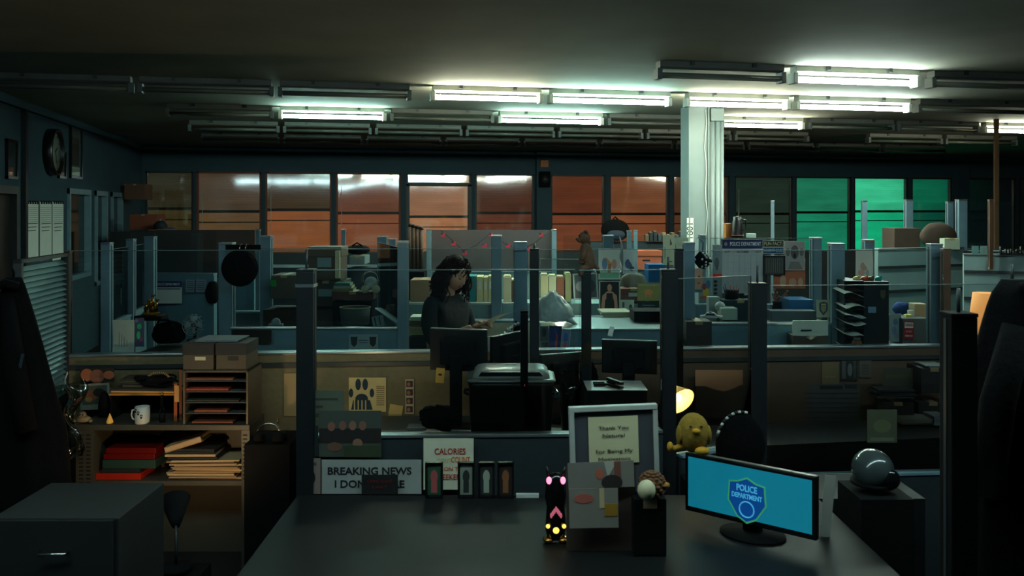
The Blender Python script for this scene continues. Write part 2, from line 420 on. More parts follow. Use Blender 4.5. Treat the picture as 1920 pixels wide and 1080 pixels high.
for i, lab in enumerate(['dim tube light nearest the left wall in the row over the front desks', 'second dim tube light from the left over the front desks', 'middle dim tube light over the front desks',
                         'fourth dim tube light from the left over the front desks', 'dim tube light over the front desks, closest to the right', 'dim tube light over the front desks, beyond the right edge']):
    fixture(-2.75+1.27*i, -1.55+1.27*i, YR['Z'], 'f', lab)  # unseen row added to light the middle of the room; window streaks suggest it
for rw, p0, p1, k, lab in FX:
    Y = YR[rw]; g = {'D': 'unlit lights over the orange windows' if p0 < 1600 else 'unlit lights above the green windows', 'E': 'unlit lights of the furthest row'}.get(rw)
    fixture(atY(p0, Y).x+.025, atY(p1, Y).x-.025, Y, k, lab, g)
# ------------------------------------------------------------ column with conduits
cl = L(1307, HY, 9.9); cl.z = 0
r = T('column', 'tall pale painted column with conduits running up its right side', 'column', (cl.x, cl.y, 0), RZC*.6)
M_col = mat('pale_column_paint', (122, 136, 136), .5, scale=3)
MB().box(-.1, .13, 0, .3, 0, ZC).build('shaft', M_col, r)
MB().box(-.1, -.085, -.03, 0, 0, ZC).box(.115, .13, -.03, 0, 0, ZC).build('flange', M_col, r)
for x, rr in ((.18, .034), (.245, .03), (.295, .02)): MB().tube([(x, .05, 0), (x, .05, ZC)], rr, 12).build('conduit', M_col, r)
MB().box(.15, .3, -.02, .06, 2.98, 3.12, .01).build('junction_box', M_col, r)
MB().tube([(.09+.012*math.sin(k*1.7)+.01*(k > 5), -.015, 3.1-.14*k) for k in range(13)], .006, 6).build('cable', M_white, r)
sg = T('number_sign', 'narrow white sign with sideways numbers on the pale column', 'sign', L(1294, 457, 9.868), RZC*.6)
MB().box(-.037, .037, -.004, 0, 0, .28).build('plate', M_paper, sg)
t = text_mesh('lettering', '1801', .1, M_ink, sg, (0, -.0045, .14)); t.rotation_euler = (math.radians(90), math.radians(-90), 0)
# tall thin pole
p = L(1868, HY, 11.4)
r = T('power_pole', 'thin brown service pole rising from the right cubicles to the ceiling', 'pole', (p.x, p.y, 0))
MB().box(-.025, .025, -.02, .02, .02, ZC).build('pole_shaft', mat('brown_pole', (112, 84, 60), .45), r)
MB().box(-.05, .05, -.045, .045, 0, .02).build('base_plate', M_dgrey, r)
# ============================================================ CUBICLES
def post(px, ptop, d, wpx, z0, label, mt=None, group=None, rod=None, rz=RZC, name='partition_post', band=False):
    """square extruded post: shaft, cap, grooves; rod = height of a thin pin on top"""
    w_ = m(wpx, d); p = L(px, HY, d); r = T(name, label, 'post', (p.x, p.y, z0), rz, group); h = zz(ptop, d)-z0; mt = mt or M_post
    MB().box(-w_/2, w_/2, 0, w_, 0, h-.012, .003).build('shaft', mt, r)
    MB().box(-w_/2-.002, w_/2+.002, -.002, w_+.002, h-.012, h, .003).build('cap', M_alu if mt is M_post else mt, r)
    for s in (-1, 1): MB().box(s*(w_/2+.001)-.0015, s*(w_/2+.001)+.0015, w_*.4, w_*.6, .02, h-.02).build('groove', M_dgrey, r)
    if band: MB().box(-w_/2-.003, w_/2+.003, -.003, w_+.003, h-.085, h-.07).build('band', M_alu, r)
    if rod: MB().tube([(0, w_/2, h-.01), (0, w_/2, h+rod)], .006, 8).build('rod', M_dgrey, r)
    return r
M_edge = mat('polished_glass_edge', (84, 104, 102), .3, var=0)
def zc_mid(A, B): return ((A+B)/2).x*ST+((A+B)/2).y*CT
def run(name, label, A, B, z0, z1, th=.06, mt=None, glass=None, cat='partition', cap=True, rails=(), gm=None, group=None):
    """low wall from plan point A to B (root at A); glass = top z of the pane standing on it"""
    A = Vector((A[0], A[1], 0)); B = Vector((B[0], B[1], 0)); ln = (B-A).length; a = math.atan2(B.y-A.y, B.x-A.x)
    r = T(name, label, cat, (A.x, A.y, z0), a, group); h = z1-z0
    MB().box(0, ln, -th/2, th/2, 0, h-.015).build('wall_panel', mt or M_panel, r)
    if cap: MB().box(0, ln, -th/2-.008, th/2+.008, h-.015, h, .003).build('top_rail', M_alu if cap == 'alu' else M_post, r)
    for z in rails: MB().box(0, ln, -th/2-.014, -th/2, z-z0-.012, z-z0+.012).build('ledge', M_dgrey, r)
    if glass:
        gp = MB().box(.0, ln, -.003, .003, h, glass-z0).build('glass_pane', gm or M_gl, r)
        if not gm and zc_mid(A, B) < 7.2: MB().box(.0, ln, -.004, .004, glass-z0, glass-z0+.004).build('polished_edge', M_edge, gp)
    return r
U = lambda px, d: L(px, HY, d)
# --- middle row: long wall with glass, its sill crossing the whole picture
MA, MBp = LZ(134, 5.39, 0), LZ(1782, 5.78, 0)
def Mat(px):   # point on the middle row line seen at px
    a = (px-960)/F; v = Vector((CT*a+ST, -ST*a+CT)); dx = MBp-MA
    t = (MA.x*v.y-MA.y*v.x)/(v.x*dx.y-v.y*dx.x)*-1
    t = -(MA.x*v.y-MA.y*v.x)/(dx.x*v.y-dx.y*v.x)
    return MA+dx*t
def dM(px):
    p = Mat(px); return p.x*ST+p.y*CT
ZM = 1.15
segs = [(134, 575, 470, 'left', M_tan, 'low tan partition with glass above, behind the shelf cabinet at left'),
        (575, 990, 467, 'mid', M_tan, 'low tan partition with glass above, behind the black monitors and lidded bin'),
        (1002, 1270, 468, 'm2', M_brown, 'low dark partition with clear glass above, behind the boxed lid and stapler'),
        (1270, 1768, 470, 'right', M_brown, 'long low brown partition with glass above, at right behind the teal screen')]
for p0, p1, gy, k, mt, lab in segs:
    a, b = Mat(p0), Mat(p1); run('glass_partition', lab, a, b, 0, ZM, .07, mt, glass=zz(gy, dM((p0+p1)/2)), cap='alu', rails=(1.075, .6))
post(126, 470, dM(126), 10, 0, 'narrow brownish end post beside the louvred panel at left', M_brown)
post(976, 453, dM(976)+.04, 24, 0, 'wide blue grey post just right of the standing woman')
post(1776, 466, dM(1776)+.02, 14, 0, 'brown edged post at the right end of the long sill', mat('rust_brown_post', (110, 78, 58), .5))
post(1757, 457, 5.9, 22, 0, 'light grey post left of the brown edged end post, right of the black file tower')
# --- louvred shutter panel at far left
lv = LZ(32, 4.62, 0); a2 = LZ(124, 5.37, 0)
ln = (a2-lv).length; an = math.atan2(a2.y-lv.y, a2.x-lv.x)
r = T('louvred_panel', 'teal lit slatted panel at the far left, partly behind the black coat', 'partition', (lv.x, lv.y, 0), an)
h = 1.75
q = MB().box(0, .03, -.02, .02, 0, h).box(ln-.03, ln, -.02, .02, 0, h).box(0, ln, -.02, .02, h-.02, h).box(0, ln, -.02, .02, 0, .9); q.build('frame', M_dgrey, r)
sl = MB(); n = 26
for k in range(n):
    z = .92+(h-.96)*k/n; sl.box(.03, ln-.03, -.001, .001, -.017, .017, M=Matrix.Translation((0, 0, z+.018)) @ Matrix.Rotation(math.radians(-52), 4, 'X'))
sl.build('slats', mat('pale_teal_slat', (124, 158, 154), .4), r)
# --- near row, dark, back-lit
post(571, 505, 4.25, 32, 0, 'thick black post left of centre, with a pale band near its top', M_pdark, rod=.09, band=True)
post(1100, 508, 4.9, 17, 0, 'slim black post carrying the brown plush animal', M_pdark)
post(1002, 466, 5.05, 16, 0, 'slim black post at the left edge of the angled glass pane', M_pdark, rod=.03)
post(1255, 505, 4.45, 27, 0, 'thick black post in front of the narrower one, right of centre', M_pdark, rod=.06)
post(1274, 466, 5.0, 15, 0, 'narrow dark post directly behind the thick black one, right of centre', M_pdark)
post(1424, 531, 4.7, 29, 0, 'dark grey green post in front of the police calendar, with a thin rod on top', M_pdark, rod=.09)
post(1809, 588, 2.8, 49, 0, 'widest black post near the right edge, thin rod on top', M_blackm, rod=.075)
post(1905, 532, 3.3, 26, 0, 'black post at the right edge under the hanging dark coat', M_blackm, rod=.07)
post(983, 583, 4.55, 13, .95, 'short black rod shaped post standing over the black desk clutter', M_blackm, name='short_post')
# near row: low wall, glass
n0, n1, n2, n3 = LZ(556, 4.3, 0), LZ(1098, 4.36, 0), LZ(1255, 4.44, 0), LZ(1420, 4.72, 0)
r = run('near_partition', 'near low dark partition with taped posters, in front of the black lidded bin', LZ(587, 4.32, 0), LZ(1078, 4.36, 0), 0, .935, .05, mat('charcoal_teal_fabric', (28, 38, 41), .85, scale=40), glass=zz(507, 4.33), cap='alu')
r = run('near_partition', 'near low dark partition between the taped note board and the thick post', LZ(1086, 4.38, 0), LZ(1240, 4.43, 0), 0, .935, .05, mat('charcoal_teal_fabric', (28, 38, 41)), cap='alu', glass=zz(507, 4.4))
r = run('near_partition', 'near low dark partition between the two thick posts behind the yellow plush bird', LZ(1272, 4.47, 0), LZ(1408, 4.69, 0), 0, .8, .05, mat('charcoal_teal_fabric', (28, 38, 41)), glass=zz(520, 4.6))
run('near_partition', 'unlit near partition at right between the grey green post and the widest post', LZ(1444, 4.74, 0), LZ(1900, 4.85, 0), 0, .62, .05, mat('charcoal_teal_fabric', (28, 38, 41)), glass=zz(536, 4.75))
run('angled_glass_screen', 'clear glass screen running back at an angle between two slim black posts', LZ(1013, 5.04, 0), LZ(1094, 4.98, 0), .96, .98, .03, M_dgrey, glass=1.73)
# --- left cubicles behind the sill
post(197, 455, 6.3, 17, 0, 'dark post at left, nearest of three beside the white hanging papers')
post(243, 448, 7.0, 14, 0, 'middle one of three dark posts left of the gold trophy')
post(279, 443, 7.6, 18, 0, 'post right behind the gold trophy, left of the navy headed calendar')
run('side_glass_partition', 'low partition with glass leading back from the hanging white papers', LZ(203, 6.4, 0), LZ(272, 7.65, 0), 0, 1.2, .05, M_panel, glass=1.72)
run('left_cubicle_back', 'blue grey cubicle wall with pinned calendar and smoked glass above, far left', LZ(246, 8.1, 0), LZ(404, 8.0, 0), 0, zz(512, 8.0), .06, M_panel, glass=zz(432, 8.0), gm=None)
# frosted brown screens above the left partitions
M_fro = mat('smoked_acrylic_screen', (84, 76, 70), .35, alpha=.82, var=.03)
run('smoked_screen', 'wide smoked acrylic screen across the far left cubicles', LZ(292, 8.3, 0), LZ(478, 8.3, 0), 0, 1.38, .05, M_panel, glass=zz(431, 8.3), gm=M_fro)
# left-mid cubicle with framed opening
post(422, 455, 6.2, 25, 0, 'broad post left of the round black bag, edge catching light')
post(497, 442, 7.2, 20, 0, 'blue grey post right of the round black bag, two hooks on top')
post(483, 430, 8.2, 8, 0, 'thin pale post directly left of the hooked blue grey post')
post(644, 430, 8.6, 8, 0, 'thin pale blue post above the lidded storage box')
post(716, 443, 7.4, 18, 0, 'furthest of three close posts at the headphones')
post(735, 448, 6.8, 13, 0, 'middle one of three close posts at the headphones')
post(755, 452, 6.15, 20, 0, 'nearest of three close posts, left of the woman')
run('opening_partition', 'teal low wall with a shield decal, below the opening left of the woman', LZ(434, 6.2, 0), LZ(746, 6.2, 0), 0, zz(613, 6.2), .06, M_panel, glass=zz(467, 6.2), cap='alu')
run('cubicle_side_wall', 'teal cubicle side wall running back under the close trio of posts', LZ(749, 6.35, 0), LZ(709, 7.3, 0), 0, 1.22, .05, M_panel, glass=1.74)
run('cubicle_back_wall', 'teal cubicle back wall behind the storage boxes', LZ(432, 7.6, 0), LZ(706, 7.6, 0), 0, 1.16, .06, mat('dark_teal_laminate', (56, 80, 84), .6))
# --- far row behind the woman
run('far_partition', 'pale teal low partition behind the standing woman', LZ(766, 7.35, 0), LZ(1050, 7.35, 0), 0, zz(567, 7.35), .06, M_panel2, cap='alu')
run('desk_ledge', 'long cream desk ledge in front of the pale partition behind the woman', LZ(766, 7.2, 0), LZ(1050, 7.2, 0), 0, zz(600, 7.15), .16, mat('cream_laminate', (190, 182, 150), .5), cat='desk')
post(931, 441, 7.22, 19, 1.14, 'pale post rising from the partition directly right of the woman')
post(1141, 441, 7.45, 19, 0, 'pale capped post above the child drawing')
post(804, 430, 9.0, 9, 0, 'thin pale post left of the grey screen with flag garland')
post(1039, 430, 9.0, 9, 0, 'thin pale post right of the grey screen with flag garland')
run('grey_screen_partition', 'partition with a large grey screen hung with tiny flags', LZ(808, 9.05, 0), LZ(1035, 9.05, 0), 0, zz(508, 9.05), .06, M_panel2, glass=zz(431, 9.05), gm=mat('grey_acrylic_screen', (84, 80, 82), .4, alpha=.85, var=.03))
run('drawing_partition', 'pale partition and glass hung with drawings and photos, right of the plush animal', LZ(1056, 7.4, 0), LZ(1290, 7.4, 0), 0, zz(592, 7.4), .05, M_panel2, glass=zz(441, 7.4), cap='alu')
run('far_ledge', 'long unlit worktop against the wall under the orange windows', LZ(340, 12.5, 0), LZ(800, 13.2, 0), 0, 1.1, .5, M_dgrey, cat='worktop', cap=False)
post(1180, 432, 8.6, 8, 0, 'thin white lit post right of the pale capped one')
post(1192, 431, 9.0, 7, 0, 'thin teal post beside the thin white lit post')
run('back_partition', 'teal partition behind the row of hanging drawings', LZ(1050, 8.08, 0), LZ(1290, 8.1, 0), 0, zz(563, 8.0), .06, M_panel2, cap='alu')
# --- right middle
post(1293, 454, 6.0, 20, 0, 'blue grey post with a white cap, just left of the black dice')
run('calendar_cubicle_wall', 'teal low wall with tray and toy car on its ledge, under the police calendar', LZ(1302, 6.15, 0), LZ(1562, 6.15, 0), 0, zz(604, 6.15), .06, M_panel, cap='alu')
run('display_glass', 'clear glass screen holding the police calendar and photographs', LZ(1304, 7.0, 0), LZ(1525, 7.0, 0), 0, zz(570, 7.0), .05, M_panel, glass=zz(447, 7.0))
post(1318, 440, 7.6, 12, 0, 'pale post behind the black dice', M_post)
post(1532, 445, 7.05, 18, 0, 'pale post right of the orange lit photographs')
post(1572, 456, 6.1, 25, 0, 'broad dark blue post left of the black file tower')
post(1631, 449, 6.9, 18, 0, 'pale post behind the hanging crayon drawing')
run('file_partition', 'low partition behind the black file tower', LZ(1642, 7.0, 0), LZ(1745, 7.1, 0), 0, zz(590, 7.0), .05, M_panel2, cap='alu')
r1 = run('tall_panel_wall', 'tall pale blue grey wall of stacked panels, behind the black file tower', LZ(1640, 8.2, 0), LZ(1800, 8.6, 0), 0, zz(465, 8.3), .08, M_panel2, rails=(zz(500, 8.3), zz(545, 8.3), zz(590, 8.3)), cap='alu')
r2 = run('tall_panel_wall', 'tall pale blue grey wall of stacked panels at the right edge, behind the lamp shade', LZ(1806, 7.9, 0), LZ(2020, 7.6, 0), 0, zz(476, 7.8), .08, M_panel2, rails=(zz(510, 7.8), zz(560, 7.8), zz(610, 7.8)), cap='alu')
post(1622, 376, 9.6, 9, 0, 'slim tall post left in front of the bright green window')
post(1449, 376, 11, 6, 0, 'very thin pale pole before the dark window right of the column')
post(1706, 374, 9.2, 13, 0, 'tall post in front of the right side of the green windows')
post(1783, 378, 9.4, 11, 0, 'tall white lit post in front of the right green window')
post(1806, 374, 9.0, 16, 0, 'tall blue grey post at the dark gap between window groups')
post(1859, 374, 7.7, 7, 1.5, 'thin brown lit post standing on the pale wall by the lamp shade', mat('rust_brown_post', (110, 78, 58)))
run('rear_glass_row', 'rear partition with tall glass in front of the green windows', LZ(1616, 9.45, 0), LZ(1900, 9.1, 0), 0, 1.6, .05, mat('dark_teal_laminate', (56, 80, 84)), glass=zz(379, 9.3))
# ============================================================ OBJECT BUILDERS
RX90 = Matrix.Rotation(math.radians(90), 4, 'X')
def root_at(name, label, cat, px, py, d, rz=RZC, group=None): return T(name, label, cat, L(px, py, d), rz, group)
def carton(name, label, px0, px1, py0, py1, d, depth=.3, mt=None, lid=False, cat='box', rz=RZC, label_tag=None, group=None, dy=0):
    r = root_at(name, label, cat, (px0+px1)/2, py1, d, rz, group); w_ = m(px1-px0, d); h = m(py1-py0, d); mt = mt or M_card
    if lid:
        MB().box(-w_/2+.008, w_/2-.008, .008, depth-.008, 0, h*.78, .003).build('body', mt, r)
        MB().box(-w_/2, w_/2, 0, depth, h*.7, h, .006).build('lid', mt, r)
        MB().box(-.04, .04, -.001+.008, .012, h*.42, h*.52).build('hand_hole', M_ink, r)
    else:
        MB().box(-w_/2, w_/2, 0, depth, 0, h, .004).build('body', mt, r)
        if cat == 'box' and w_ > .12: MB().box(-.025, .025, -.0012, depth+.001, h-.02, h+.0012).build('tape', C(150, 128, 92, .4), r)
    if label_tag: MB().box(-w_*.2, w_*.2, -.003, .009, h*.4, h*.68).build('paper_label', label_tag, r)
    return r
def poster(name, label, cat, px0, px1, py0, py1, d, base, shapes=(), texts=(), tilt=0, group=None, curl=0, th=.002, frame=None, rz=RZC, name2=None):
    """flat sheet; shapes in u,v (0..1, v up): ('r',u0,v0,u1,v1,mat) ('e',u,v,ru,rv,mat) ('p',[(u,v)..],mat); texts: (str,u,v,size(rel h),mat,width(rel w),bold)"""
    w_ = m(px1-px0, d); h = m(py1-py0, d); r = root_at(name, label, cat, (px0+px1)/2, py1, d, rz, group); r.rotation_euler[1] = tilt
    q = MB().use(base)
    if curl: q.sheet(lambda u, v: (-w_/2+u*w_+curl*.3*math.sin(v*3)*w_, curl*math.sin(u*3.1+v*4)*w_*.3, v*h), 8, 8, th)
    else: q.box(-w_/2, w_/2, 0, th, 0, h)
    yy = -.0008
    for s_ in shapes:
        k = s_[0]; q.use(s_[-1]); yy -= .0003
        if k == 'r': q.box(-w_/2+s_[1]*w_, -w_/2+s_[3]*w_, yy, .0, s_[2]*h, s_[4]*h)
        elif k == 'e': q.prism([(-w_/2+(s_[1]+s_[3]*math.cos(a*math.pi/8))*w_, (s_[2]+s_[4]*math.sin(a*math.pi/8))*h) for a in range(16)], yy, .0)
        else: q.prism([(-w_/2+u*w_, v*h) for u, v in s_[1]], yy, .0)
    q.build('sheet', base, r)
    for t in texts:
        text_mesh('lettering', t[0], t[3]*h, t[4], r, (-w_/2+t[1]*w_, yy-.001, t[2]*h), bold=t[6] if len(t) > 6 else 0, width=t[5]*w_ if t[5] else None)
    if frame:
        f, fw = frame
        MB().box(-w_/2-fw, -w_/2, -.012, .012, -fw, h+fw).box(w_/2, w_/2+fw, -.012, .012, -fw, h+fw).box(-w_/2-fw, w_/2+fw, -.0121, .012, h, h+fw).box(-w_/2-fw, w_/2+fw, -.0121, .012, -fw, 0).build('frame', f, r)
    return r
def paper_stack(name, label, px0, px1, py0, py1, d, n, mt, depth=.28, jit=.015, cat='papers', kind=None, group=None):
    r = root_at(name, label, cat, (px0+px1)/2, py1, d, RZC, group); w_ = m(px1-px0, d); h = m(py1-py0, d); mt = mt if isinstance(mt, list) else [mt]
    for k in range(n):
        j = random.uniform(-jit, jit); a = random.uniform(-.06, .06)
        MB().box(-w_/2, w_/2, 0, depth, h*k/n, h*(k+.86)/n, M=Matrix.Translation((j, abs(j), 0)) @ Matrix.Rotation(a, 4, 'Z')).build('folder', mt[k % len(mt)], r)
    return r
def binder_row(name0, labels, px0, px1, py0, py1, d, mats, group, depth=.22, lean=0):
    n = len(mats); out = []
    for i in range(n):
        a = px0+(px1-px0)*i/n; b = px0+(px1-px0)*(i+1)/n-.4; tp = py0+random.uniform(-2, 4)
        r = root_at(name0, labels if isinstance(labels, str) else labels[i], 'folder', (a+b)/2, py1, d, RZC, group); w_ = m(b-a, d); h = m(py1-tp, d)
        MB().box(-w_/2, w_/2, 0, depth, 0, h, .002).build('cover', mats[i], r)
        MB().box(-w_*.25, w_*.25, -.001, .01, h*.55, h*.85).build('spine_label', M_paper, r); out.append(r)
    return out
def monitor(name, label, px0, px1, py0, py1, d, rz, zdesk, back=True, screen=None, depth=.04, th=None, tiltp=0, wh=None):
    """panel centre at px; wh overrides metric size; back=True: seen from behind"""
    w_, h = wh or (m(px1-px0, d), m(py1-py0, d)); c = L((px0+px1)/2, py1, d); zb = c.z-zdesk
    r = T(name, label, 'monitor', (c.x, c.y, zdesk), rz)
    s = 1 if back else -1
    MB().box(-w_/2, w_/2, -.015, .015, zb, zb+h, .006).build('casing', M_black, r)
    if back:
        MB().box(-w_*.3, w_*.3, -.045, -.012, zb+h*.15, zb+h*.75, .012).build('rear_cover', M_blackm, r)
        MB().box(-w_/2+.012, w_/2-.012, .014, .018, zb+.02, zb+h-.012).build('screen', mat('screen_off', (10, 12, 13), .1, var=0), r)
        MB().box(-.035, .035, -.06, -.04, .01, zb+h*.4, .006).build('stand', M_blackm, r)
    else:
        MB().box(-w_/2+.016, w_/2-.016, -.018, -.013, zb+.022, zb+h-.016).build('screen', screen, r)
        MB().box(-.035, .035, .014, .05, .01, zb+h*.4, .006).build('stand', M_blackm, r)
    MB().lathe([(.0, 0), (.13, 0), (.13, .008), (.03, .018), (0, .018)], (0, -.03*s, 0), 24, 1, .8).build('base', M_blackm, r)
    return r, w_, h, zb
def book(label, px0, px1, py0, py1, d, mt, depth=.2, tilt=0, group=None, name='book', cat='book'):
    r = root_at(name, label, cat, (px0+px1)/2, py1, d, RZC, group); r.rotation_euler[1] = tilt; w_ = m(px1-px0, d); h = m(py1-py0, d)
    MB().box(-w_/2, w_/2, 0, depth, 0, h*.14).box(-w_/2, w_/2, 0, depth, h*.86, h).box(-w_/2, w_/2, 0, .006, 0, h).build('cover', mt, r)
    MB().box(-w_/2+.004, w_/2-.004, .0065, depth-.006, h*.145, h*.855).build('pages', M_cream, r); return r
def lamp_point(name, loc, power, col, r=.03):
    l = bpy.data.lights.new(name, 'POINT'); l.energy = power; l.color = col; l.shadow_soft_size = r
    o = bpy.data.objects.new(name, l); COL.objects.link(o); o.location = loc; return o
def desk_lamp(label, loc, h, az, power, col, shade_mt=None, tilt=115, shade_r=.08, on=1, smat=None, bz=.06, br=.022, lz=.09):
    """arm lamp; shade opens towards azimuth az (world), tilted down"""
    r = T('desk_lamp', label, 'lamp', loc, az)
    MB().lathe([(0, 0), (.075, 0), (.075, .015), (.02, .025), (0, .025)], seg=24).build('base', M_blackm, r)
    MB().tube([(0, 0, .02), (-.05, 0, h*.5), (-.02, 0, h*.85), (.03, 0, h)], .007, 8).build('arm', M_dgrey, r)
    R = Matrix.Translation((.03, 0, h)) @ Matrix.Rotation(math.radians(tilt), 4, 'Y')
    MB().lathe([(.018, -.03), (.03, 0), (shade_r, .12), (shade_r-.004, .12), (.026, .002), (.016, -.026)], seg=28, M=R).build('shade', smat or M_blackm, r)
    MB().ball(R @ Vector((0, 0, bz)), br, 12, 8).build('bulb', mat('warm_bulb' if on == 1 else 'dim_bulb', (255, 214, 140), .4, emit=18*on+.01, var=0), r)
    lp = lamp_point('lamp_light', R @ Vector((0, 0, lz)), power, col, .02 if lz > .05 else .01); lp.parent = r
    return r
def box_stack_surface(name, label, a, b, z, depth, th=.03, mt=None, cat='desk', legs=True):
    """worktop along plan a->b (front edge), depth away from camera"""
    A = Vector((a[0], a[1], 0)); B = Vector((b[0], b[1], 0)); ln = (B-A).length; an = math.atan2(B.y-A.y, B.x-A.x)
    r = T(name, label, cat, (A.x, A.y, 0), an)
    MB().box(0, ln, 0, depth, z-th, z, .004).build('desktop', mt or M_dgrey, r)
    if legs:
        for x in (.05, ln-.05):
            for y in (.05, depth-.05): MB().box(x-.02, x+.02, y-.02, y+.02, 0, z-th).build('leg', M_dgrey, r)
    return r
# ============================================================ LEFT WALL THINGS
def wall_frame(name, label, cat, px0, px1, py0, py1, base, shapes, fr, th=.03):
    a = atY(px0, 1); b = atY(px1, 1); Y0 = XL/a.x; Y1 = XL/b.x
    d0 = XL*ST+Y0*CT; d1 = XL*ST+Y1*CT; dd = (d0+d1)/2; z0 = zz(py1, dd); z1 = zz(py0, dd)
    r = T(name, label, cat, (XL+.002, (Y0+Y1)/2, z0), math.radians(90)); w_ = abs(Y1-Y0); h = z1-z0
    q = MB().use(base).box(-w_/2+.03, w_/2-.03, -.012, 0, .03, h-.03)
    for u0, v0, u1, v1, mt in shapes: q.use(mt).box(-w_/2+u0*w_, -w_/2+u1*w_, -.014, -.005, v0*h, v1*h)
    q.build('picture', base, r)
    MB().box(-w_/2, -w_/2+.03, -th, 0, 0, h).box(w_/2-.03, w_/2, -th, 0, 0, h).box(-w_/2, w_/2, -th-.0005, 0, h-.03, h).box(-w_/2, w_/2, -th-.0005, 0, 0, .03).build('frame', fr, r)
    MB().box(-w_/2+.03, w_/2-.03, -.02, -.018, .03, h-.03).build('glass', M_pgl, r)
    return r
M_bf = mat('black_frame_gloss', (16, 14, 13), .3)
wall_frame('framed_picture', 'tall framed picture with a pale strip at its foot, right of the wall clock', 'picture', 129, 150, 237, 335, C(90, 92, 90), [(.2, .25, .8, .78, C(70, 56, 48)), (.15, .06, .85, .22, C(170, 168, 150))], M_bf)
wall_frame('framed_picture', 'small narrow framed picture between clock and tall picture', 'picture', 107, 120, 285, 335, C(50, 44, 36), [(.3, .3, .7, .7, C(70, 60, 44))], M_bf)
wall_frame('framed_picture', 'dark framed picture with a small reddish figure, far left beside the door', 'picture', 9, 28, 262, 336, C(44, 50, 50), [(.35, .08, .7, .3, C(150, 70, 44))], M_bf)
# clock
yc = XL/atY(92, 1).x; dc = XL*ST+yc*CT
r = T('wall_clock', 'round black rimmed wall clock with a pale face on the left wall', 'clock', (XL+.003, yc, zz(285, dc)), math.radians(90))
RC = .27
MB().lathe([(0, 0), (RC, 0), (RC, .1), (RC-.03, .1), (RC-.035, .05), (0, .05)], seg=40, M=RX90).build('case', M_bf, r)
MB().lathe([(0, .052), (RC-.03, .052), (RC-.03, .056), (0, .056)], seg=40, M=RX90).build('face', mat('clock_face', (170, 172, 160), .6), r)
q = MB()
for k in range(12):
    a = k*math.pi/6; q.box(-.006, .006, -.06, -.055, RC*.72, RC*.82, M=Matrix.Rotation(a, 4, 'Y'))
q.build('hour_marks', M_ink, r)
MB().box(-.006, .006, -.064, -.06, 0, RC*.5, M=Matrix.Rotation(1.1, 4, 'Y')).build('hour_hand', M_ink, r)
MB().box(-.004, .004, -.067, -.064, 0, RC*.7, M=Matrix.Rotation(2.6, 4, 'Y')).build('minute_hand', M_ink, r)
MB().lathe([(0, .0), (RC-.03, .0), (RC-.05, .012), (0, .02)], (0, -.085, 0), 32, M=RX90).build('glass', M_pgl, r)
# three hanging wall charts
for i, (a, b) in enumerate([(48, 71), (74, 96), (98, 118)]):
    ya, yb_ = XL/atY(a, 1).x, XL/atY(b, 1).x; dd = XL*ST+(ya+yb_)/2*CT; z0, z1 = zz(487, dd), zz(379, dd)
    r = T('wall_chart', ['leftmost of three white scheduling charts on the left wall', 'middle one of three white scheduling charts on the left wall', 'rightmost of three white scheduling charts on the left wall'][i], 'chart', (XL+.002, (ya+yb_)/2, z0), math.radians(90))
    w_ = yb_-ya; h = z1-z0; q = MB().use(M_paper).box(-w_/2, w_/2, -.004, 0, 0, h)
    for k in range(9):
        q.use(C(110, 118, 122)).box(-w_/2+.02, w_/2-.02, -.0046, 0, h*(.62+.035*k), h*(.628+.035*k))
    for k in range(3): q.use(C(60, 64, 66)).box(-w_/2+.06, w_/2-.1+.03*k, -.0048, 0, h*(.5+.06*k), h*(.515+.06*k))
    q.build('sheet', M_paper, r)
    for k in range(5): MB().tube([(-w_*.4+w_*.2*k, -.012, h-.02), (-w_*.4+w_*.2*k, .0-.002, h+.015)], .012, 8).build('ring', M_ink, r)
# wall boxes near the back left corner
carton('wall_cabinet', 'brown wall box at the far left corner beside the first window', 233, 272, 345, 374, 14.2, .3, C(92, 62, 48), cat='box')
carton('storage_box', 'reddish brown carton on the shelf in the far left corner', 243, 293, 402, 431, 13.2, .35, C(112, 58, 40))
r = root_at('baseball_cap', 'dark cap with a light blue button lying beside the reddish carton', 'cap', 301, 429, 13.0)
MB().lathe([(0, .12), (.05, .11), (.09, .06), (.1, 0), (0, 0)], seg=20).build('crown', C(26, 30, 36), r)
MB().prism([(.06, 0), (.2, 0), (.2, .012), (.06, .02)], -.07, .07).build('visor', C(40, 60, 84), r)
MB().ball((0, 0, .125), .012, 8, 6).build('button', C(90, 170, 210), r)
run('corner_cabinet', 'dark cabinet in the far left corner carrying the reddish carton', LZ(236, 13.1, 0), LZ(318, 13.0, 0), 0, zz(431, 13.05)-.002, .0+.8, M_dgrey, cat='cabinet', cap=False)
# ============================================================ LEFT CUBICLES
poster('wall_calendar', 'calendar with navy POLICE DEPARTMENT header on the far left blue wall', 'calendar', 289, 341, 527, 569, 7.95, M_paper,
       [('r', 0, .72, 1, 1, M_navy), ('r', .05, .62, .95, .68, C(100, 104, 110))], [('POLICE DEPARTMENT', .5, .855, .16, M_paper, .86, .01)])
for a, b, lab in ((348, 364, 'small printed sheet pinned right of the far left calendar'), (367, 386, 'second small printed sheet pinned further right of the far left calendar')):
    poster('pinned_sheet', lab, 'paper', a, b, 524, 548, 7.93, C(120, 130, 140), [('r', .1, .8-.16*k, .9, .86-.16*k, C(70, 80, 96)) for k in range(5)], tilt=.03)
poster('green_note', 'bright green square note seen between two posts at left', 'note', 252, 264, 527, 538, 8.05, mat('bright_green_paper', (30, 190, 70), .7, var=0))
poster('green_note', 'bright green square note on the box left of the thick black post', 'note', 507, 518, 525, 537, 6.994, mat('bright_green_paper', (30, 190, 70), .7, var=0))
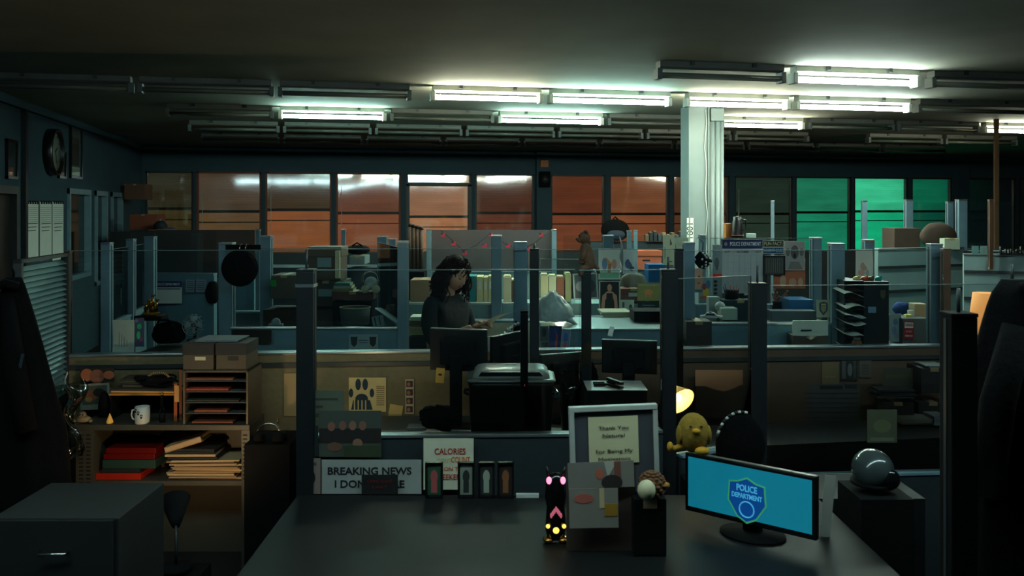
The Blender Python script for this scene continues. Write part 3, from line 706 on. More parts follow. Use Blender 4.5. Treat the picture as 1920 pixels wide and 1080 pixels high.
# trophy on little shelf
r = root_at('figure_trophy', 'gold figures trophy on a small dark shelf at left', 'trophy', 280, 592, 6.0)
MB().box(-.09, .09, -.03, .1, -.03, 0).build('shelf_bracket', M_blackm, r)
MB().box(-.05, .05, 0, .06, 0, .02, .004).build('plinth', M_brass, r)
for x, h in ((-.035, .08), (0, .12), (.035, .085), (.015, .06)):
    MB().tube([(x, .03, .02), (x*.8, .03, .02+h*.55), (x*.8+.01, .03, .02+h*.75)], [.012, .015, .006], 8).ball((x*.8+.01, .03, .03+h*.8), .011, 10, 8).tube([(x*.8-.02, .03, h*.5), (x*.8, .028, .02+h*.6), (x*.8+.025, .03, .03+h*.9)], .004, 6).build('figurine', M_brass, r)
# papers hanging
for (a, b, c, e, d_, mt, lab) in ((211, 251, 600, 662, 5.45, C(178, 184, 170), 'large white paper with faint writing hanging over the left partition'),):
    poster('hanging_paper', lab, 'paper', a, b, c, e, d_, mt, [('r', .3+.12*k, .2, .33+.12*k, .7-.1*k, C(120, 126, 120)) for k in range(4)], curl=.1)
poster('hanging_paper', 'narrow colourful paper with green patches beside the large white hanging paper', 'paper', 253, 270, 596, 650, 5.45, C(70, 72, 96), [('e', .5, .7, .25, .1, C(40, 170, 100)), ('e', .4, .4, .2, .14, C(50, 190, 110)), ('e', .7, .25, .2, .08, C(130, 60, 110)), ('e', .2, .9, .2, .06, C(120, 110, 150))], curl=.05)
# fan
r = root_at('desk_fan', 'small round desk fan facing the camera at left', 'fan', 365, 640, 5.9)
MB().lathe([(0, 0), (.05, 0), (.045, .015), (0, .02)], seg=20).tube([(0, 0, .01), (0, .01, .09)], .01, 8).build('stand', M_blackm, r)
R = Matrix.Translation((0, -.02, .11)) @ Matrix.Rotation(math.radians(-8), 4, 'Z')
q = MB()
for k in range(4): q.tube([R @ Vector((.068*(1-k*.24)*math.cos(a*math.pi/12), -.02+.006*k*-1, .068*(1-k*.24)*math.sin(a*math.pi/12))) for a in range(25)], .0015, 5, caps=False)
for k in range(14):
    a = k*math.pi/7; q.tube([R @ Vector((.012*math.cos(a), -.03, .012*math.sin(a))), R @ Vector((.068*math.cos(a), -.02, .068*math.sin(a))), R @ Vector((.068*math.cos(a), .02, .068*math.sin(a)))], .0012, 5)
q.build('guard', M_alu, r)
for k in range(4):
    bl = MB(); a = k*math.pi/2; bl.prism([(0.01, -.006), (.055, -.026), (.058, .02), (.01, .01)], 0, .002, M=R @ Matrix.Rotation(a, 4, 'Y') @ Matrix.Rotation(.4, 4, 'X')); bl.build('blade', C(150, 160, 158, .3), r)
MB().ball(R @ Vector((0, .0, 0)), .016, 12, 8).ball(R @ Vector((0, .03, 0)), .03, 12, 8).build('hub', M_grey, r)
# bulky black bag and low clutter below the glass, on the left cubicle desk
box_stack_surface('cubicle_desk', 'dark desk inside the left cubicle behind the shelf cabinet', LZ(262, 5.62, 0), LZ(426, 5.62, 0), zz(646, 5.85)-.012, .42, mt=M_dgrey)
def lump(name, label, cat, px0, px1, py0, py1, d, mt, sy=.5, seed=1, amp=.2, base_flat=True):
    r = root_at(name, label, cat, (px0+px1)/2, py1, d); w_ = m(px1-px0, d)/2; h = m(py1-py0, d)
    def fn(p, n):
        k = 1+amp*noise.noise(n*1.6+Vector((seed, 0, 0)))+amp*.4*noise.noise(n*5+Vector((0, seed, 0)))
        p = p*k; p.z = max(p.z, -h*.5) if base_flat else p.z; return p
    MB().ball((0, sy*w_, h*.5), 1, 32, 20, (w_*.98, w_*sy, h*.56), fn).build('body', mt, r); return r
r = lump('duffel_bag', 'black bulky bag on the left cubicle desk beside the fan', 'bag', 275, 343, 607, 646, 5.85, M_cloth, .5, 3)
MB().tube([(-.06, .0, .1), (-.03, -.02, .16), (.03, -.02, .16), (.06, .0, .1)], .008, 6).build('handle', M_cloth, r)
lump('rounded_helmet', 'dark rounded helmet behind the pale papers, left of the broad post', 'helmet', 381, 409, 530, 570, 7.86, M_blackm, .8, 5, .05)
poster('smoked_picture', 'dark picture frame stuck low on the teal wall left of the thick black post', 'picture', 434, 509, 619, 642, 6.12, C(30, 24, 24), [('r', .1, .2, .5, .8, C(44, 28, 26))])
# round black bag on hooks
r = root_at('round_bag', 'round black bag hanging from two chrome hooks left of centre', 'bag', 453, 535, 6.05)
R_ = m(33, 6.05)
MB().lathe([(0, 0), (R_*.8, 0), (R_, .02), (R_, .06), (R_*.8, .08), (0, .08)], (0, .0, R_), 32, M=RX90).build('pouch', M_cloth, r)
MB().tube([(R_*math.cos(a*math.pi/16), -.04, R_+R_*math.sin(a*math.pi/16)) for a in range(33)], .006, 6, caps=False).build('piping', M_blackm, r)
for x in (-.0, .038): MB().tube([(x, -.03, R_*1.8), (x, -.045, R_*2.15), (x, -.02, R_*2.35), (x, .02, R_*2.3)], .0035, 6).build('hook', M_chrome, r)
MB().box(-R_, R_*1.0, .03, .045, R_*2.0, R_*2.3).build('hanging_bar', M_blackm, r)
# boxes & things behind the opening
bx_ = carton('storage_box', 'tall lidded archive box with a pale right edge, behind the thick black post', 576, 640, 463, 526, 7.0, .3, C(84, 70, 56), lid=True, label_tag=C(120, 140, 140))
carton('storage_box', 'lower archive box under the tall lidded one', 576, 645, 527, 575, 7.0, .32, C(66, 60, 50), label_tag=C(120, 140, 140))
carton('storage_box', 'long grey brown carton with the green note on it', 508, 556, 516, 560, 7.0, .3, C(92, 80, 66))
carton('cream_panel', 'narrow cream folder standing at the side of the tall archive box', 628, 637, 470, 522, 6.95, .03, M_cream, cat='folder')
carton('grey_case', 'grey plastic case with a small emblem behind the thin pale blue post', 655, 684, 480, 496, 8.8, .3, C(100, 112, 112))
r = root_at('backpack', 'dark backpack lying on the grey case', 'bag', 668, 479, 8.85); r.location.z += .012
MB().ball((0, .1, .04), 1, 20, 10, (.12, .1, .05)).build('body', M_cloth, r); MB().tube([(-.05, .05, .08), (0, .05, .11), (.05, .05, .08)], .008, 6).build('strap', M_cloth, r)
run('rear_shelf', 'dark shelf unit behind the left cubicles carrying cases and cartons', LZ(500, 9.1, 0), LZ(740, 9.1, 0), 0, zz(497, 9.0), .5, mat('dark_shelf', (40, 50, 54), .6), cat='shelf', cap=False)
run('cubicle_counter', 'dark counter under the storage boxes in the middle left cubicle', LZ(505, 7.12, 0), LZ(684, 7.12, 0), 0, zz(576, 7.0), .36, M_dkcard, cat='counter', cap=False)
for i, (c, mt) in enumerate(((546, C(120, 112, 60)), (541, C(150, 150, 140)), (536, C(60, 110, 100)))):
    book(['lowest yellowish book of the small pile beside the headphones', 'middle white book of the small pile beside the headphones', 'top teal book of the small pile beside the headphones'][i], 623+i*2, 662-i*3, c-5, c, 6.85, mt, .16)
carton('wooden_tray', 'reddish wooden box under the small pile of books and the headphones', 622, 700, 547, 562, 6.78, .17, C(84, 54, 44))
run('black_drawer_unit', 'black drawer unit below the reddish wooden box', LZ(628, 6.86, 0), LZ(700, 6.86, 0), 0, zz(562, 6.78)-.002, .15, M_blackm, cat='cabinet', cap=False)
r = root_at('headphones_stand', 'white ball wearing silver headphones left of the three close posts', 'headphones', 694, 547, 6.75)
MB().ball((0, .04, .06), .05, 20, 14).build('ball', M_white, r)
MB().tube([(.062*math.cos(a), .03, .09+.062*math.sin(a)) for a in [math.radians(200-k*20) for k in range(12)]], .009, 8).build('headband', M_chrome, r)
MB().lathe([(0, 0), (.03, 0), (.03, .02), (0, .02)], (-.035, .0, .02), 16, M=RX90).lathe([(0, 0), (.03, 0), (.03, .02), (0, .02)], (.045, .0, .02), 16, M=RX90).build('ear_cushion', M_cream, r)
# waste basket
r = root_at('waste_basket', 'dark grey round waste bin on the desk behind the left opening', 'bin', 661, 612, 6.45)
wr = m(29, 6.45); MB().lathe([(0, 0), (wr*.9, 0), (wr, m(33, 6.45)), (wr-.006, m(33, 6.45)), (wr*.86, .006), (0, .006)], (0, wr, 0), 28).build('bin_body', C(70, 74, 68), r)
MB().tube([(wr*math.cos(a*math.pi/14), wr+wr*math.sin(a*math.pi/14), m(33, 6.45)) for a in range(29)], .004, 6, caps=False).build('rim', M_cream, r)
poster('loose_papers', 'small fan of loose white papers leaning right of the waste bin', 'papers', 700, 722, 592, 612, 6.5, C(120, 134, 130), [('r', .2, .1, .3, .9, M_ink), ('r', .6, .1, .68, .9, M_ink)], tilt=-.2)
r = root_at('tape_dispenser', 'small grey tape dispenser on the ledge left of the thick black post', 'tape dispenser', 518, 612, 6.4)
MB().lathe([(0, 0), (.03, 0), (.03, .02), (0, .02)], (0, 0, .03), 20, M=RX90).build('tape_roll', C(120, 130, 130), r); MB().box(-.05, .05, -.03, .01, 0, .02, .004).build('base', M_grey, r)
run('inner_shelf', 'dark inner desk seen through the framed opening at left', LZ(440, 6.42, 0), LZ(738, 6.42, 0), 0, zz(612, 6.45)-.002, .32, M_blackm, cat='desk', cap=False)
# shield card
poster('shield_decal', 'pale decal with two dark shields and a wavy line, on the teal low wall', 'sign', 654, 709, 627, 657, 6.14, C(128, 146, 148),
       [('p', [(.06, .85), (.3, .85), (.28, .4), (.18, .2), (.08, .4)], C(46, 56, 60)), ('p', [(.7, .85), (.94, .85), (.92, .4), (.82, .2), (.72, .4)], C(46, 42, 44)),
        ('r', .34, .6, .66, .66, C(60, 84, 110)), ('r', .36, .46, .64, .5, C(60, 84, 110)), ('r', .1, .06, .9, .1, C(70, 84, 88))])
# ============================================================ THE WOMAN
def skin_mesh(chains, name, mt, parent, sub=2, smooth=True):
    """chains: list of (points, radii, connect_index_or_None) joined to earlier vertices; first vertex is root"""
    me = bpy.data.meshes.new(name); V = []; E_ = []; R = []
    for pts, rad, conn in chains:
        prev = conn
        for p, q in zip(pts, rad):
            V.append(p); R.append(q); i = len(V)-1
            if prev is not None: E_.append((prev, i))
            prev = i
    me.from_pydata([tuple(v) for v in V], E_, [])
    o = bpy.data.objects.new(name, me); COL.objects.link(o)
    md = o.modifiers.new('skin', 'SKIN'); md.use_smooth_shade = True
    for i, sv in enumerate(me.skin_vertices[0].data):
        r_ = R[i]; sv.radius = r_ if isinstance(r_, tuple) else (r_, r_)
    me.skin_vertices[0].data[0].use_root = True
    s = o.modifiers.new('sub', 'SUBSURF'); s.levels = sub; s.render_levels = sub
    dg = bpy.context.evaluated_depsgraph_get(); m2 = bpy.data.meshes.new_from_object(o.evaluated_get(dg))
    bpy.data.objects.remove(o); m2.materials.clear(); m2.materials.append(mt)
    for f in m2.polygons: f.use_smooth = True
    o = bpy.data.objects.new(name, m2); COL.objects.link(o); o.parent = parent; return o
DW = 6.62
wl = LZ(842, DW, 0)
P_ = T('person', 'dark curly haired person in a black shirt standing and reading a white sheet', 'person', wl, RZC-math.radians(33))
# local frame: +x faces where she looks, +y her left, z up
body = []
# trunk (root pelvis)
body.append(([(-.03, 0, .90), (-.02, 0, 1.0), (-.01, 0, 1.12), (-.02, 0, 1.24), (-.035, 0, 1.33), (-.02, 0, 1.40), (.01, 0, 1.45), (.03, 0, 1.49)],
             [(.15, .115), (.125, .10), (.135, .105), (.155, .115), (.13, .09), (.055, .055), (.048, .05), (.05, .055)], None))
body.append(([(-.03, -.09, .84), (-.02, -.10, .5), (-.04, -.10, .12)], [.085, .058, .042], 0))
body.append(([(.05, -.10, .03), (.12, -.11, .025)], [.035, .03], 10))
body.append(([(-.03, .09, .84), (.0, .10, .5), (-.03, .10, .12)], [.085, .058, .042], 0))
body.append(([(.06, .10, .03), (.13, .11, .025)], [.035, .03], 15))
# arms: right (towards camera, -y) and left; elbows low, forearms forward and up
body.append(([(-.03, -.17, 1.33), (-.01, -.215, 1.19), (.03, -.215, 1.07), (.13, -.17, 1.10), (.235, -.09, 1.165), (.262, -.075, 1.178)], [.058, .05, .046, .038, .027, .024], 3))
body.append(([(-.03, .17, 1.33), (.0, .21, 1.19), (.05, .205, 1.09), (.15, .14, 1.12), (.25, .03, 1.175), (.275, .01, 1.185)], [.058, .05, .046, .038, .027, .024], 3))
skin_mesh(body, 'body', M_skin, P_)
# shirt over torso and sleeves
M_shirt = mat('black_shirt', (20, 24, 26), .85, scale=20, bump=.4)
sh = [([(-.03, 0, .86), (-.02, 0, 1.0), (-.01, 0, 1.12), (-.02, 0, 1.24), (-.035, 0, 1.345), (-.022, 0, 1.395)], [(.175, .135), (.15, .12), (.155, .122), (.175, .13), (.148, .10), (.075, .07)], None),
      ([(-.03, -.175, 1.33), (-.01, -.22, 1.19), (.03, -.22, 1.07), (.10, -.187, 1.088)], [.072, .065, .06, .052], 3),
      ([(-.03, .175, 1.33), (.0, .215, 1.19), (.05, .21, 1.09), (.12, .162, 1.11)], [.072, .065, .06, .052], 3)]
skin_mesh(sh, 'shirt', M_shirt, P_)
tr = [([(-.03, 0, .93), (-.03, 0, .88)], [(.17, .13), (.165, .125)], None), ([(-.03, -.09, .8), (-.02, -.10, .5), (-.04, -.10, .1)], [.105, .08, .065], 1), ([(-.03, .09, .8), (.0, .10, .5), (-.03, .10, .1)], [.105, .08, .065], 1)]
skin_mesh(tr, 'trousers', mat('dark_trousers', (22, 24, 30), .9), P_)
for s, x in ((-1, 0), (1, .01)):
    MB().ball((.05+x, s*.105, .045), 1, 16, 10, (.13, .048, .045)).build('shoe', M_black, P_)
# collar placket
MB().prism([(.0, 1.38), (.07, 1.30), (.06, 1.24), (-.02, 1.33)], -.055, -.05).build('collar', M_shirt, P_)
# head: yaw slightly, tilt down
HR = Matrix.Translation((.055, 0, 1.535)) @ Matrix.Rotation(math.radians(24), 4, 'Y') @ Matrix.Rotation(math.radians(-6), 4, 'Z')
def g(x, c, s): return math.exp(-((x-c)/s)**2)
def headfn(p, n):
    x, y, z = p.x, p.y, p.z; u = z/.118; fr = max(0, n.x)
    if n.x > 0:
        x += .020*g(u, -.18, .16)*g(y, 0, .014)*fr              # nose tip
        x += .010*g(u, .06, .22)*g(y, 0, .012)*fr               # bridge
        x -= .010*g(u, .10, .12)*(g(y, .033, .018)+g(y, -.033, .018))*fr
        x += .005*g(u, .26, .10)*g(y, 0, .05)*fr
        x += .007*g(u, -.47, .07)*g(y, 0, .022)*fr              # lips
        x += .010*g(u, -.80, .16)*g(y, 0, .026)*fr              # chin
        x += .004*g(u, -.2, .2)*(g(y, .045, .02)+g(y, -.045, .02))*fr
    if u < -.1: y *= 1-.30*min(1, (-.1-u)/.8)
    if u < -.3 and n.x < .1: x *= .72
    return Vector((x, y, z))
MB().ball((0, 0, 0), 1, 48, 40, (.092, .074, .118), headfn, M=HR).build('head', M_skin, P_)
for s in (-1, 1):
    MB().ball(HR @ Vector((.074, s*.031, .010)), .0125, 12, 8).build('eye', M_white, P_)
    MB().ball(HR @ Vector((.0845, s*.031, .004)), .0055, 10, 6).build('iris', M_ink, P_)
    MB().tube([HR @ Vector((.083-.016*k*k/9, s*(.018+.009*k), .034+.003*k-.0016*k*k)) for k in range(4)], .0028, 6).build('eyebrow', M_ink, P_)
    MB().ball(HR @ Vector((-.005, s*.074, -.01)), 1, 12, 8, (.018, .008, .03)).build('ear', M_skin, P_)
    MB().ball(HR @ Vector((.0795, s*.031, .0125)), 1, 12, 8, (.0105, .0145, .0105)).build('eyelid', mat('eyelid_skin', (170, 116, 94), .5), P_)
M_lip = mat('lips', (140, 62, 56), .4, var=0)
MB().ball(HR @ Vector((.087, 0, -.050)), 1, 14, 8, (.006, .021, .0045)).ball(HR @ Vector((.086, 0, -.058)), 1, 14, 8, (.006, .017, .0055)).build('lips', M_lip, P_)
# hair: cap plus curls
M_hair = mat('dark_curly_hair', (30, 18, 13), .85, spec=.2, scale=60, bump=.4)
q = MB()
def hfn(p, n):
    if n.x > .15 and n.z < .62: p = p*.8
    return p*(1+.06*noise.noise(n*5))
q.ball((-.012, 0, .02), 1, 36, 26, (.106, .098, .125), hfn, M=HR)
rnd = random.Random(4)
for k in range(330):
    a = rnd.uniform(math.radians(74), math.radians(286)); el = rnd.uniform(-.1, 1.1)
    if el > .75: a = rnd.uniform(0, 6.28)
    st = HR @ Vector((-.012+.1*math.cos(a)*math.cos(el), .094*math.sin(a)*math.cos(el), .02+.115*math.sin(el)))
    out = Vector((math.cos(a), math.sin(a), 0)); ln = rnd.uniform(.10, .24)+.08*el
    if math.cos(a) > .25: ln *= .32
    pts = []; fr = rnd.uniform(0, 6.28); n = 11; tw = rnd.uniform(1.5, 2.6); cr = rnd.uniform(.008, .016)
    for i in range(n):
        t = i/(n-1); ph = fr+t*6.28*tw
        bulge = .055*math.sin(min(1, t*1.3)*math.pi*.55)*rnd.uniform(.8, 1.2)
        c = st+out*bulge*(1 if ln > .1 else .5)+Vector((-.03*t, 0, -ln*t+.01*(1-t)))
        sd = Vector((-out.y, out.x, 0))
        c += sd*math.cos(ph)*cr+out*math.sin(ph)*cr*.8
        pts.append(c)
    q.tube(pts, [.0085-.005*i/n for i in range(n)], 5)
q.build('hair', M_hair, P_)
# hands with fingers
def hand(base, d, up, side, name, curl=.9, thumb=1):
    d = Vector(d).normalized(); up = Vector(up); up = (up-d*up.dot(d)).normalized(); sd = d.cross(up)*side
    b = Vector(base); ch = [([b-d*.015, b+d*.03, b+d*.062], [(.026, .017), (.034, .016), (.036, .014)], None)]
    o = skin_mesh(ch, name, M_skin, P_, 2)
    L_ = [.068, .078, .073, .058]
    for k in range(4):
        off = sd*(-.024+.0165*k); st = b+d*.062+off; pts = [st-d*.012]; p = st.copy(); ang = .25+.06*k
        for j in range(3):
            dd = d*math.cos(ang)-up*math.sin(ang); p = p+dd*L_[k]*(.42, .33, .25)[j]; pts.append(p.copy()); ang += curl*(.7+.1*j)
        skin_mesh([(pts, [.0095, .009, .008, .0068], None)], 'finger', M_skin, o, 1)
    tb = b+d*.012-sd*.026*thumb
    pts = [tb, tb-sd*.022*thumb+d*.022-up*.01, tb-sd*.026*thumb+d*.048-up*.02, tb-sd*.02*thumb+d*.068-up*.024]
    skin_mesh([(pts, [.012, .011, .0095, .0075], None)], 'thumb', M_skin, o, 1)
    return o
hand((.272, -.068, 1.183), (.85, .35, .25), (.0, -.55, .8), 1, 'right_hand', .75)
hand((.285, .0, 1.187), (.85, -.2, .28), (0, .5, .85), -1, 'left_hand', .75)
# the sheet she holds
r = T('held_sheet', 'white sheet of paper held up by the curly haired person', 'paper', P_.matrix_basis @ Vector((.33, -.02, 1.19)), P_.rotation_euler[2])
mb = MB(); mb.sheet(lambda u, v: (.21*u*math.cos(.45)+.0, -.075+.15*v, .21*u*.42+.012*math.sin(u*2.5)), 8, 3, .0)
mb.build('sheet', mat('sunlit_paper', (210, 206, 190), .85), r)  # plain off-white sheet colour
# ============================================================ FAR ROW BEHIND THE WOMAN
run('file_ledge', 'shelf behind the pale partition carrying cartons and folders', LZ(766, 7.78, 0), LZ(1290, 7.78, 0), 0, zz(566, 7.6), .36, M_panel2, cat='shelf', cap=False)
carton('storage_box', 'wide tan carton left of the woman\'s head', 769, 816, 525, 566, 7.61, .3, C(150, 116, 88))
tl = carton('storage_box', 'tan carton half hidden behind the woman\'s hair', 818, 876, 540, 566, 7.61, .2, C(136, 106, 82))
bm_ = [C(30, 120, 124), C(196, 186, 140), C(190, 178, 136), C(176, 168, 126), C(200, 190, 150)]
labs = ['teal binder beside the woman\'s face', 'first cream folder right of the teal binder', 'second cream folder right of the teal binder', 'third cream folder, just left of the pale post', 'cream folder partly behind the pale post']
x = 876
for i, (w0, c) in enumerate(((17, 518), (13, 519), (9, 520), (9, 518), (10, 522))):
    r = root_at('binder' if i == 0 else 'folder', labs[i], 'folder', x+w0/2, 566, 7.61, RZC, 'files beside the woman'); w_ = m(w0-1, 7.61); h = m(566-c, 7.61)
    MB().box(-w_/2, w_/2, 0, .24, 0, h, .002).build('cover', bm_[i], r); MB().box(-w_*.25, w_*.25, -.001, .01, h*.5, h*.8).build('spine_label', M_paper if i else C(90, 100, 96), r); x += w0
for i, (x0, x1, c, mt) in enumerate(((944, 958, 519, C(200, 190, 156)), (959, 965, 526, C(90, 70, 52)), (1014, 1028, 516, C(180, 180, 140)), (1029, 1043, 518, C(170, 176, 150)), (1044, 1058, 520, C(120, 74, 54)), (1060, 1071, 514, C(150, 150, 110)))):
    r = root_at('folder', ['cream folder right of the pale post', 'thin brown folder right of the pale post', 'pale green folder behind the angled glass', 'grey green folder behind the angled glass', 'reddish brown folder behind the angled glass', 'olive folder next to the grey photographs'][i], 'folder', (x0+x1)/2, 566, 7.61, RZC, 'files beside the woman'); w_ = m(x1-x0, 7.55); h = m(566-c, 7.55)
    MB().box(-w_/2, w_/2, 0, .24, 0, h, .002).build('cover', mt, r); MB().box(-w_*.4, w_*.4, .02, .2, h, h+.01).build('papers', M_cream, r)
# small tray stack left of woman
for i, (a, b, c, e, mt) in enumerate(((768, 802, 613, 628, C(176, 160, 116)), (768, 801, 603, 612, C(120, 90, 66)), (768, 803, 594, 602, C(196, 198, 184)))):
    paper_stack('paper_pile', ['lowest cream pile of files left of the woman', 'brown file between two paler piles left of the woman', 'top white stack of paper left of the woman'][i], a, b, c, e, 6.8, (5, 2, 3)[i], mt, .18)
run('side_table', 'dark side table under the piles of files left of the woman', LZ(768, 6.9, 0), LZ(802, 6.9, 0), 0, zz(628.5, 6.8), .2, M_dgrey, cat='table', cap=False)
# flag garland
pts = [(826, 431), (846, 448), (868, 470), (893, 460), (920, 436), (945, 455), (975, 470), (1003, 455), (1030, 433)]
r = root_at('flag_garland', 'string of tiny red and blue flags across the grey screen', 'garland', 930, 470, 8.98)
iv = r.matrix_basis.inverted()
P3 = [iv @ L(a, b, 8.97) for a, b in pts]
MB().tube(P3, .004, 5).build('string', M_ink, r)
for i, (a, b) in enumerate([(830, 440), (850, 456), (871, 474), (908, 460), (920, 440), (952, 460), (990, 466), (1014, 440)]):
    c = iv @ L(a, b, 8.95)
    q = MB().use(C(160, 40, 50)).box(c.x-.02, c.x+.025, c.y-.002, c.y, c.z-.02, c.z+.018).use(M_navy).box(c.x-.02, c.x+.004, c.y-.003, c.y, c.z, c.z+.018); q.build('flag', M_redink, r)
# column of dark frames/rolls at 770-795, 440
for i in range(4):
    a = 769+i*7; r = root_at('document_tube', ['first dark rolled tube left of the grey screen', 'second dark rolled tube left of the grey screen', 'third dark rolled tube left of the grey screen', 'fourth dark rolled tube left of the grey screen'][i], 'tube', a, 505, 8.6, RZC, 'rolled tubes')
    hh = m(505-(425+i*2), 8.6); MB().lathe([(0, 0), (.018, 0), (.018, hh), (.014, hh), (.012, hh-.01), (0, hh-.01)], seg=14).build('tube', C(70, 54, 44), r); MB().lathe([(0, 0), (.02, 0), (.02, .03), (0, .03)], (0, 0, hh), 14).build('cap', M_ink, r)
run('dark_cabinet', 'dark cabinet under the rolled tubes left of the grey screen', LZ(764, 8.65, 0), LZ(798, 8.65, 0), 0, zz(505, 8.6)-.003, .3, M_blackm, cat='cabinet', cap=False)
# plush animal on the slim post
M_fur = mat('brown_plush_fur', (96, 70, 50), .95, scale=60, bump=.8)
r = root_at('plush_animal', 'brown plush animal with a long muzzle sitting on a slim black post', 'plush toy', 1102, 508, 4.9); K = m(1, 4.9)
MB().ball((.0, .03, 26*K), 1, 24, 16, (14*K, 13*K, 28*K), lambda p, n: Vector((p.x-p.z*.16, p.y, p.z))*(1+.04*noise.noise(n*7))).build('torso', M_fur, r)
MB().ball((-5*K, .03, 62*K), 1, 20, 14, (11*K, 10*K, 12*K)).ball((-12*K, .03, 58*K), 1, 16, 10, (8*K, 6*K, 6*K)).build('head', M_fur, r)
for s in (-1, 1):
    MB().ball((-3*K, .03+s*8*K, 73*K), 3.4*K, 12, 8).build('ear', M_fur, r)
    MB().tube([(-4*K, .03+s*10*K, 42*K), (-9*K, .03+s*13*K, 28*K), (-12*K, .03+s*12*K, 18*K)], [4.5*K, 4*K, 4*K], 10).ball((-12*K, .03+s*12*K, 17*K), 4.2*K, 10, 8).build('arm', M_fur, r)
    MB().tube([(0, .03+s*6*K, 8*K), (-9*K, .03+s*9*K, 4*K), (-12*K, .03+s*9*K, -6*K), (-14*K, .03+s*9*K, -10*K)], [6*K, 5.5*K, 4.5*K, 3*K], 10).build('leg', M_fur, r)
    MB().ball((-15*K, .03+s*4.5*K, 66*K), 1.5*K, 8, 6).build('eye', M_ink, r)
MB().ball((-20*K, .03, 59*K), 2.2*K, 10, 8).build('nose', M_ink, r)
MB().tube([(10*K, .03, 12*K), (20*K, .04, 4*K), (22*K, .04, -6*K)], [5*K, 4*K, 3*K], 10).build('tail', M_fur, r)
# drawings and pictures behind angled glass
poster('child_drawing', 'coloured child drawing with an orange figure, right of the plush animal', 'drawing', 1122, 1163, 466, 524, 7.38, C(186, 192, 182),
       [('e', .5, .62, .17, .2, C(206, 140, 80)), ('e', .28, .5, .12, .2, C(100, 130, 160)), ('e', .72, .5, .12, .16, C(190, 140, 120)), ('p', [(.45, .5), (.6, .5), (.55, .15), (.42, .15)], C(150, 110, 76)), ('r', .06, .04, .94, .22, C(120, 170, 140))], curl=.03)
poster('crumpled_paper', 'crumpled glossy sheet with blue and orange blotches, right of the child drawing', 'drawing', 1168, 1192, 467, 513, 7.38, C(190, 196, 192),
       [('e', .6, .7, .25, .15, C(200, 120, 96)), ('e', .45, .4, .3, .2, C(70, 90, 120)), ('e', .7, .2, .2, .1, C(60, 70, 76))], curl=.12)
r = root_at('paper_twist', 'thin twisted strip of silver paper rising between two drawings', 'ribbon', 1164, 512, 7.38)
MB().tube([(.01*math.sin(k*1.1), 0, .03*k) for k in range(11)], [.012, .01, .008, .01, .006, .009, .007, .01, .008, .006, .002], 6).build('strip', M_alu, r)
poster('photo_print', 'photo of a person in a dark tank top, below the child drawing', 'photo', 1123, 1163, 527, 584, 7.388, C(160, 166, 160),
       [('r', .06, .03, .94, .97, C(24, 34, 30)), ('e', .5, .78, .11, .12, M_skin), ('p', [(.38, .66), (.62, .66), (.84, .52), (.88, .12), (.74, .08), (.7, .4), (.3, .4), (.26, .08), (.1, .12), (.16, .52)], M_skin), ('p', [(.36, .6), (.64, .6), (.7, .1), (.3, .1)], C(36, 42, 36))])
poster('photo_print', 'grey photo with pale border behind the slim black post', 'photo', 1076, 1122, 512, 561, 7.388, C(140, 156, 154), [('r', .06, .06, .94, .94, C(62, 70, 72)), ('e', .3, .5, .2, .2, C(110, 120, 120)), ('e', .7, .5, .2, .25, C(36, 44, 46))], tilt=-.05)
poster('printed_page', 'small pale page with dark marks right of the tank top photo', 'paper', 1163, 1189, 562, 591, 7.388, C(166, 172, 156), [('r', .15, .5, .3, .85, C(70, 76, 70)), ('e', .75, .5, .12, .2, C(60, 66, 62)), ('r', .1, .15, .8, .2, C(110, 116, 106))])
poster('greeting_card', 'olive card with an orange animal and a line of lettering', 'card', 1195, 1237, 530, 564, 7.388, C(138, 134, 78), [('e', .5, .48, .2, .16, C(206, 130, 84)), ('r', .36, .2, .42, .45, C(206, 130, 84)), ('r', .55, .2, .61, .45, C(206, 130, 84))], [('HAVE FUN ANIMALS', .5, .86, .13, M_cream, .9, .01)])
poster('chalk_sign', 'dark rectangular card with faint pale script under the olive card', 'card', 1196, 1236, 565, 583, 7.388, C(22, 42, 44), [('r', .2, .55, .8, .62, C(90, 120, 120)), ('r', .3, .3, .7, .36, C(90, 120, 120))])
poster('photo_print', 'small teal photo strip left of the thick black post', 'photo', 1238, 1252, 563, 583, 7.388, C(140, 160, 160), [('r', .2, .2, .8, .8, C(50, 74, 80))])
poster('drawing_page', 'tall cream page with pencil marks hanging left of the white column', 'drawing', 1243, 1265, 441, 497, 7.385, C(196, 198, 166), [('p', [(.6, .9), (.8, .7), (.6, .65)], C(90, 96, 84)), ('r', .15, .2, .2, .6, C(90, 96, 84)), ('r', .5, .1, .8, .13, C(90, 96, 84))], curl=.02)
poster('drawing_page', 'wide cream page overlapping the tall one left of the white column', 'drawing', 1263, 1291, 445, 500, 7.388, C(180, 188, 160), [('p', [(.1, .8), (.2, .6), (.15, .5)], C(90, 96, 84)), ('e', .6, .4, .1, .06, C(150, 120, 90))], curl=.02)
carton('orange_case', 'orange lit rounded case on the shelf behind the drawings', 1182, 1242, 470, 505, 9.4, .35, mat('copper_orange_case', (190, 92, 62), .5), lid=True, cat='case')
run('rear_counter', 'rear counter carrying the orange case and blue crate', LZ(1110, 9.7, 0), LZ(1258, 9.7, 0), 0, zz(505, 9.5), .7, mat('dark_shelf', (40, 50, 54)), cat='counter', cap=False)
carton('blue_crate', 'blue plastic crate behind the thick black post', 1216, 1248, 496, 563, 7.75, .25, M_blue, cat='crate')
r = lump('canvas_pouch', 'grey brown canvas pouch lying above the red brown folder', 'pouch', 1163, 1214, 513, 541, 7.72, C(116, 108, 96), .35, 6, .08)
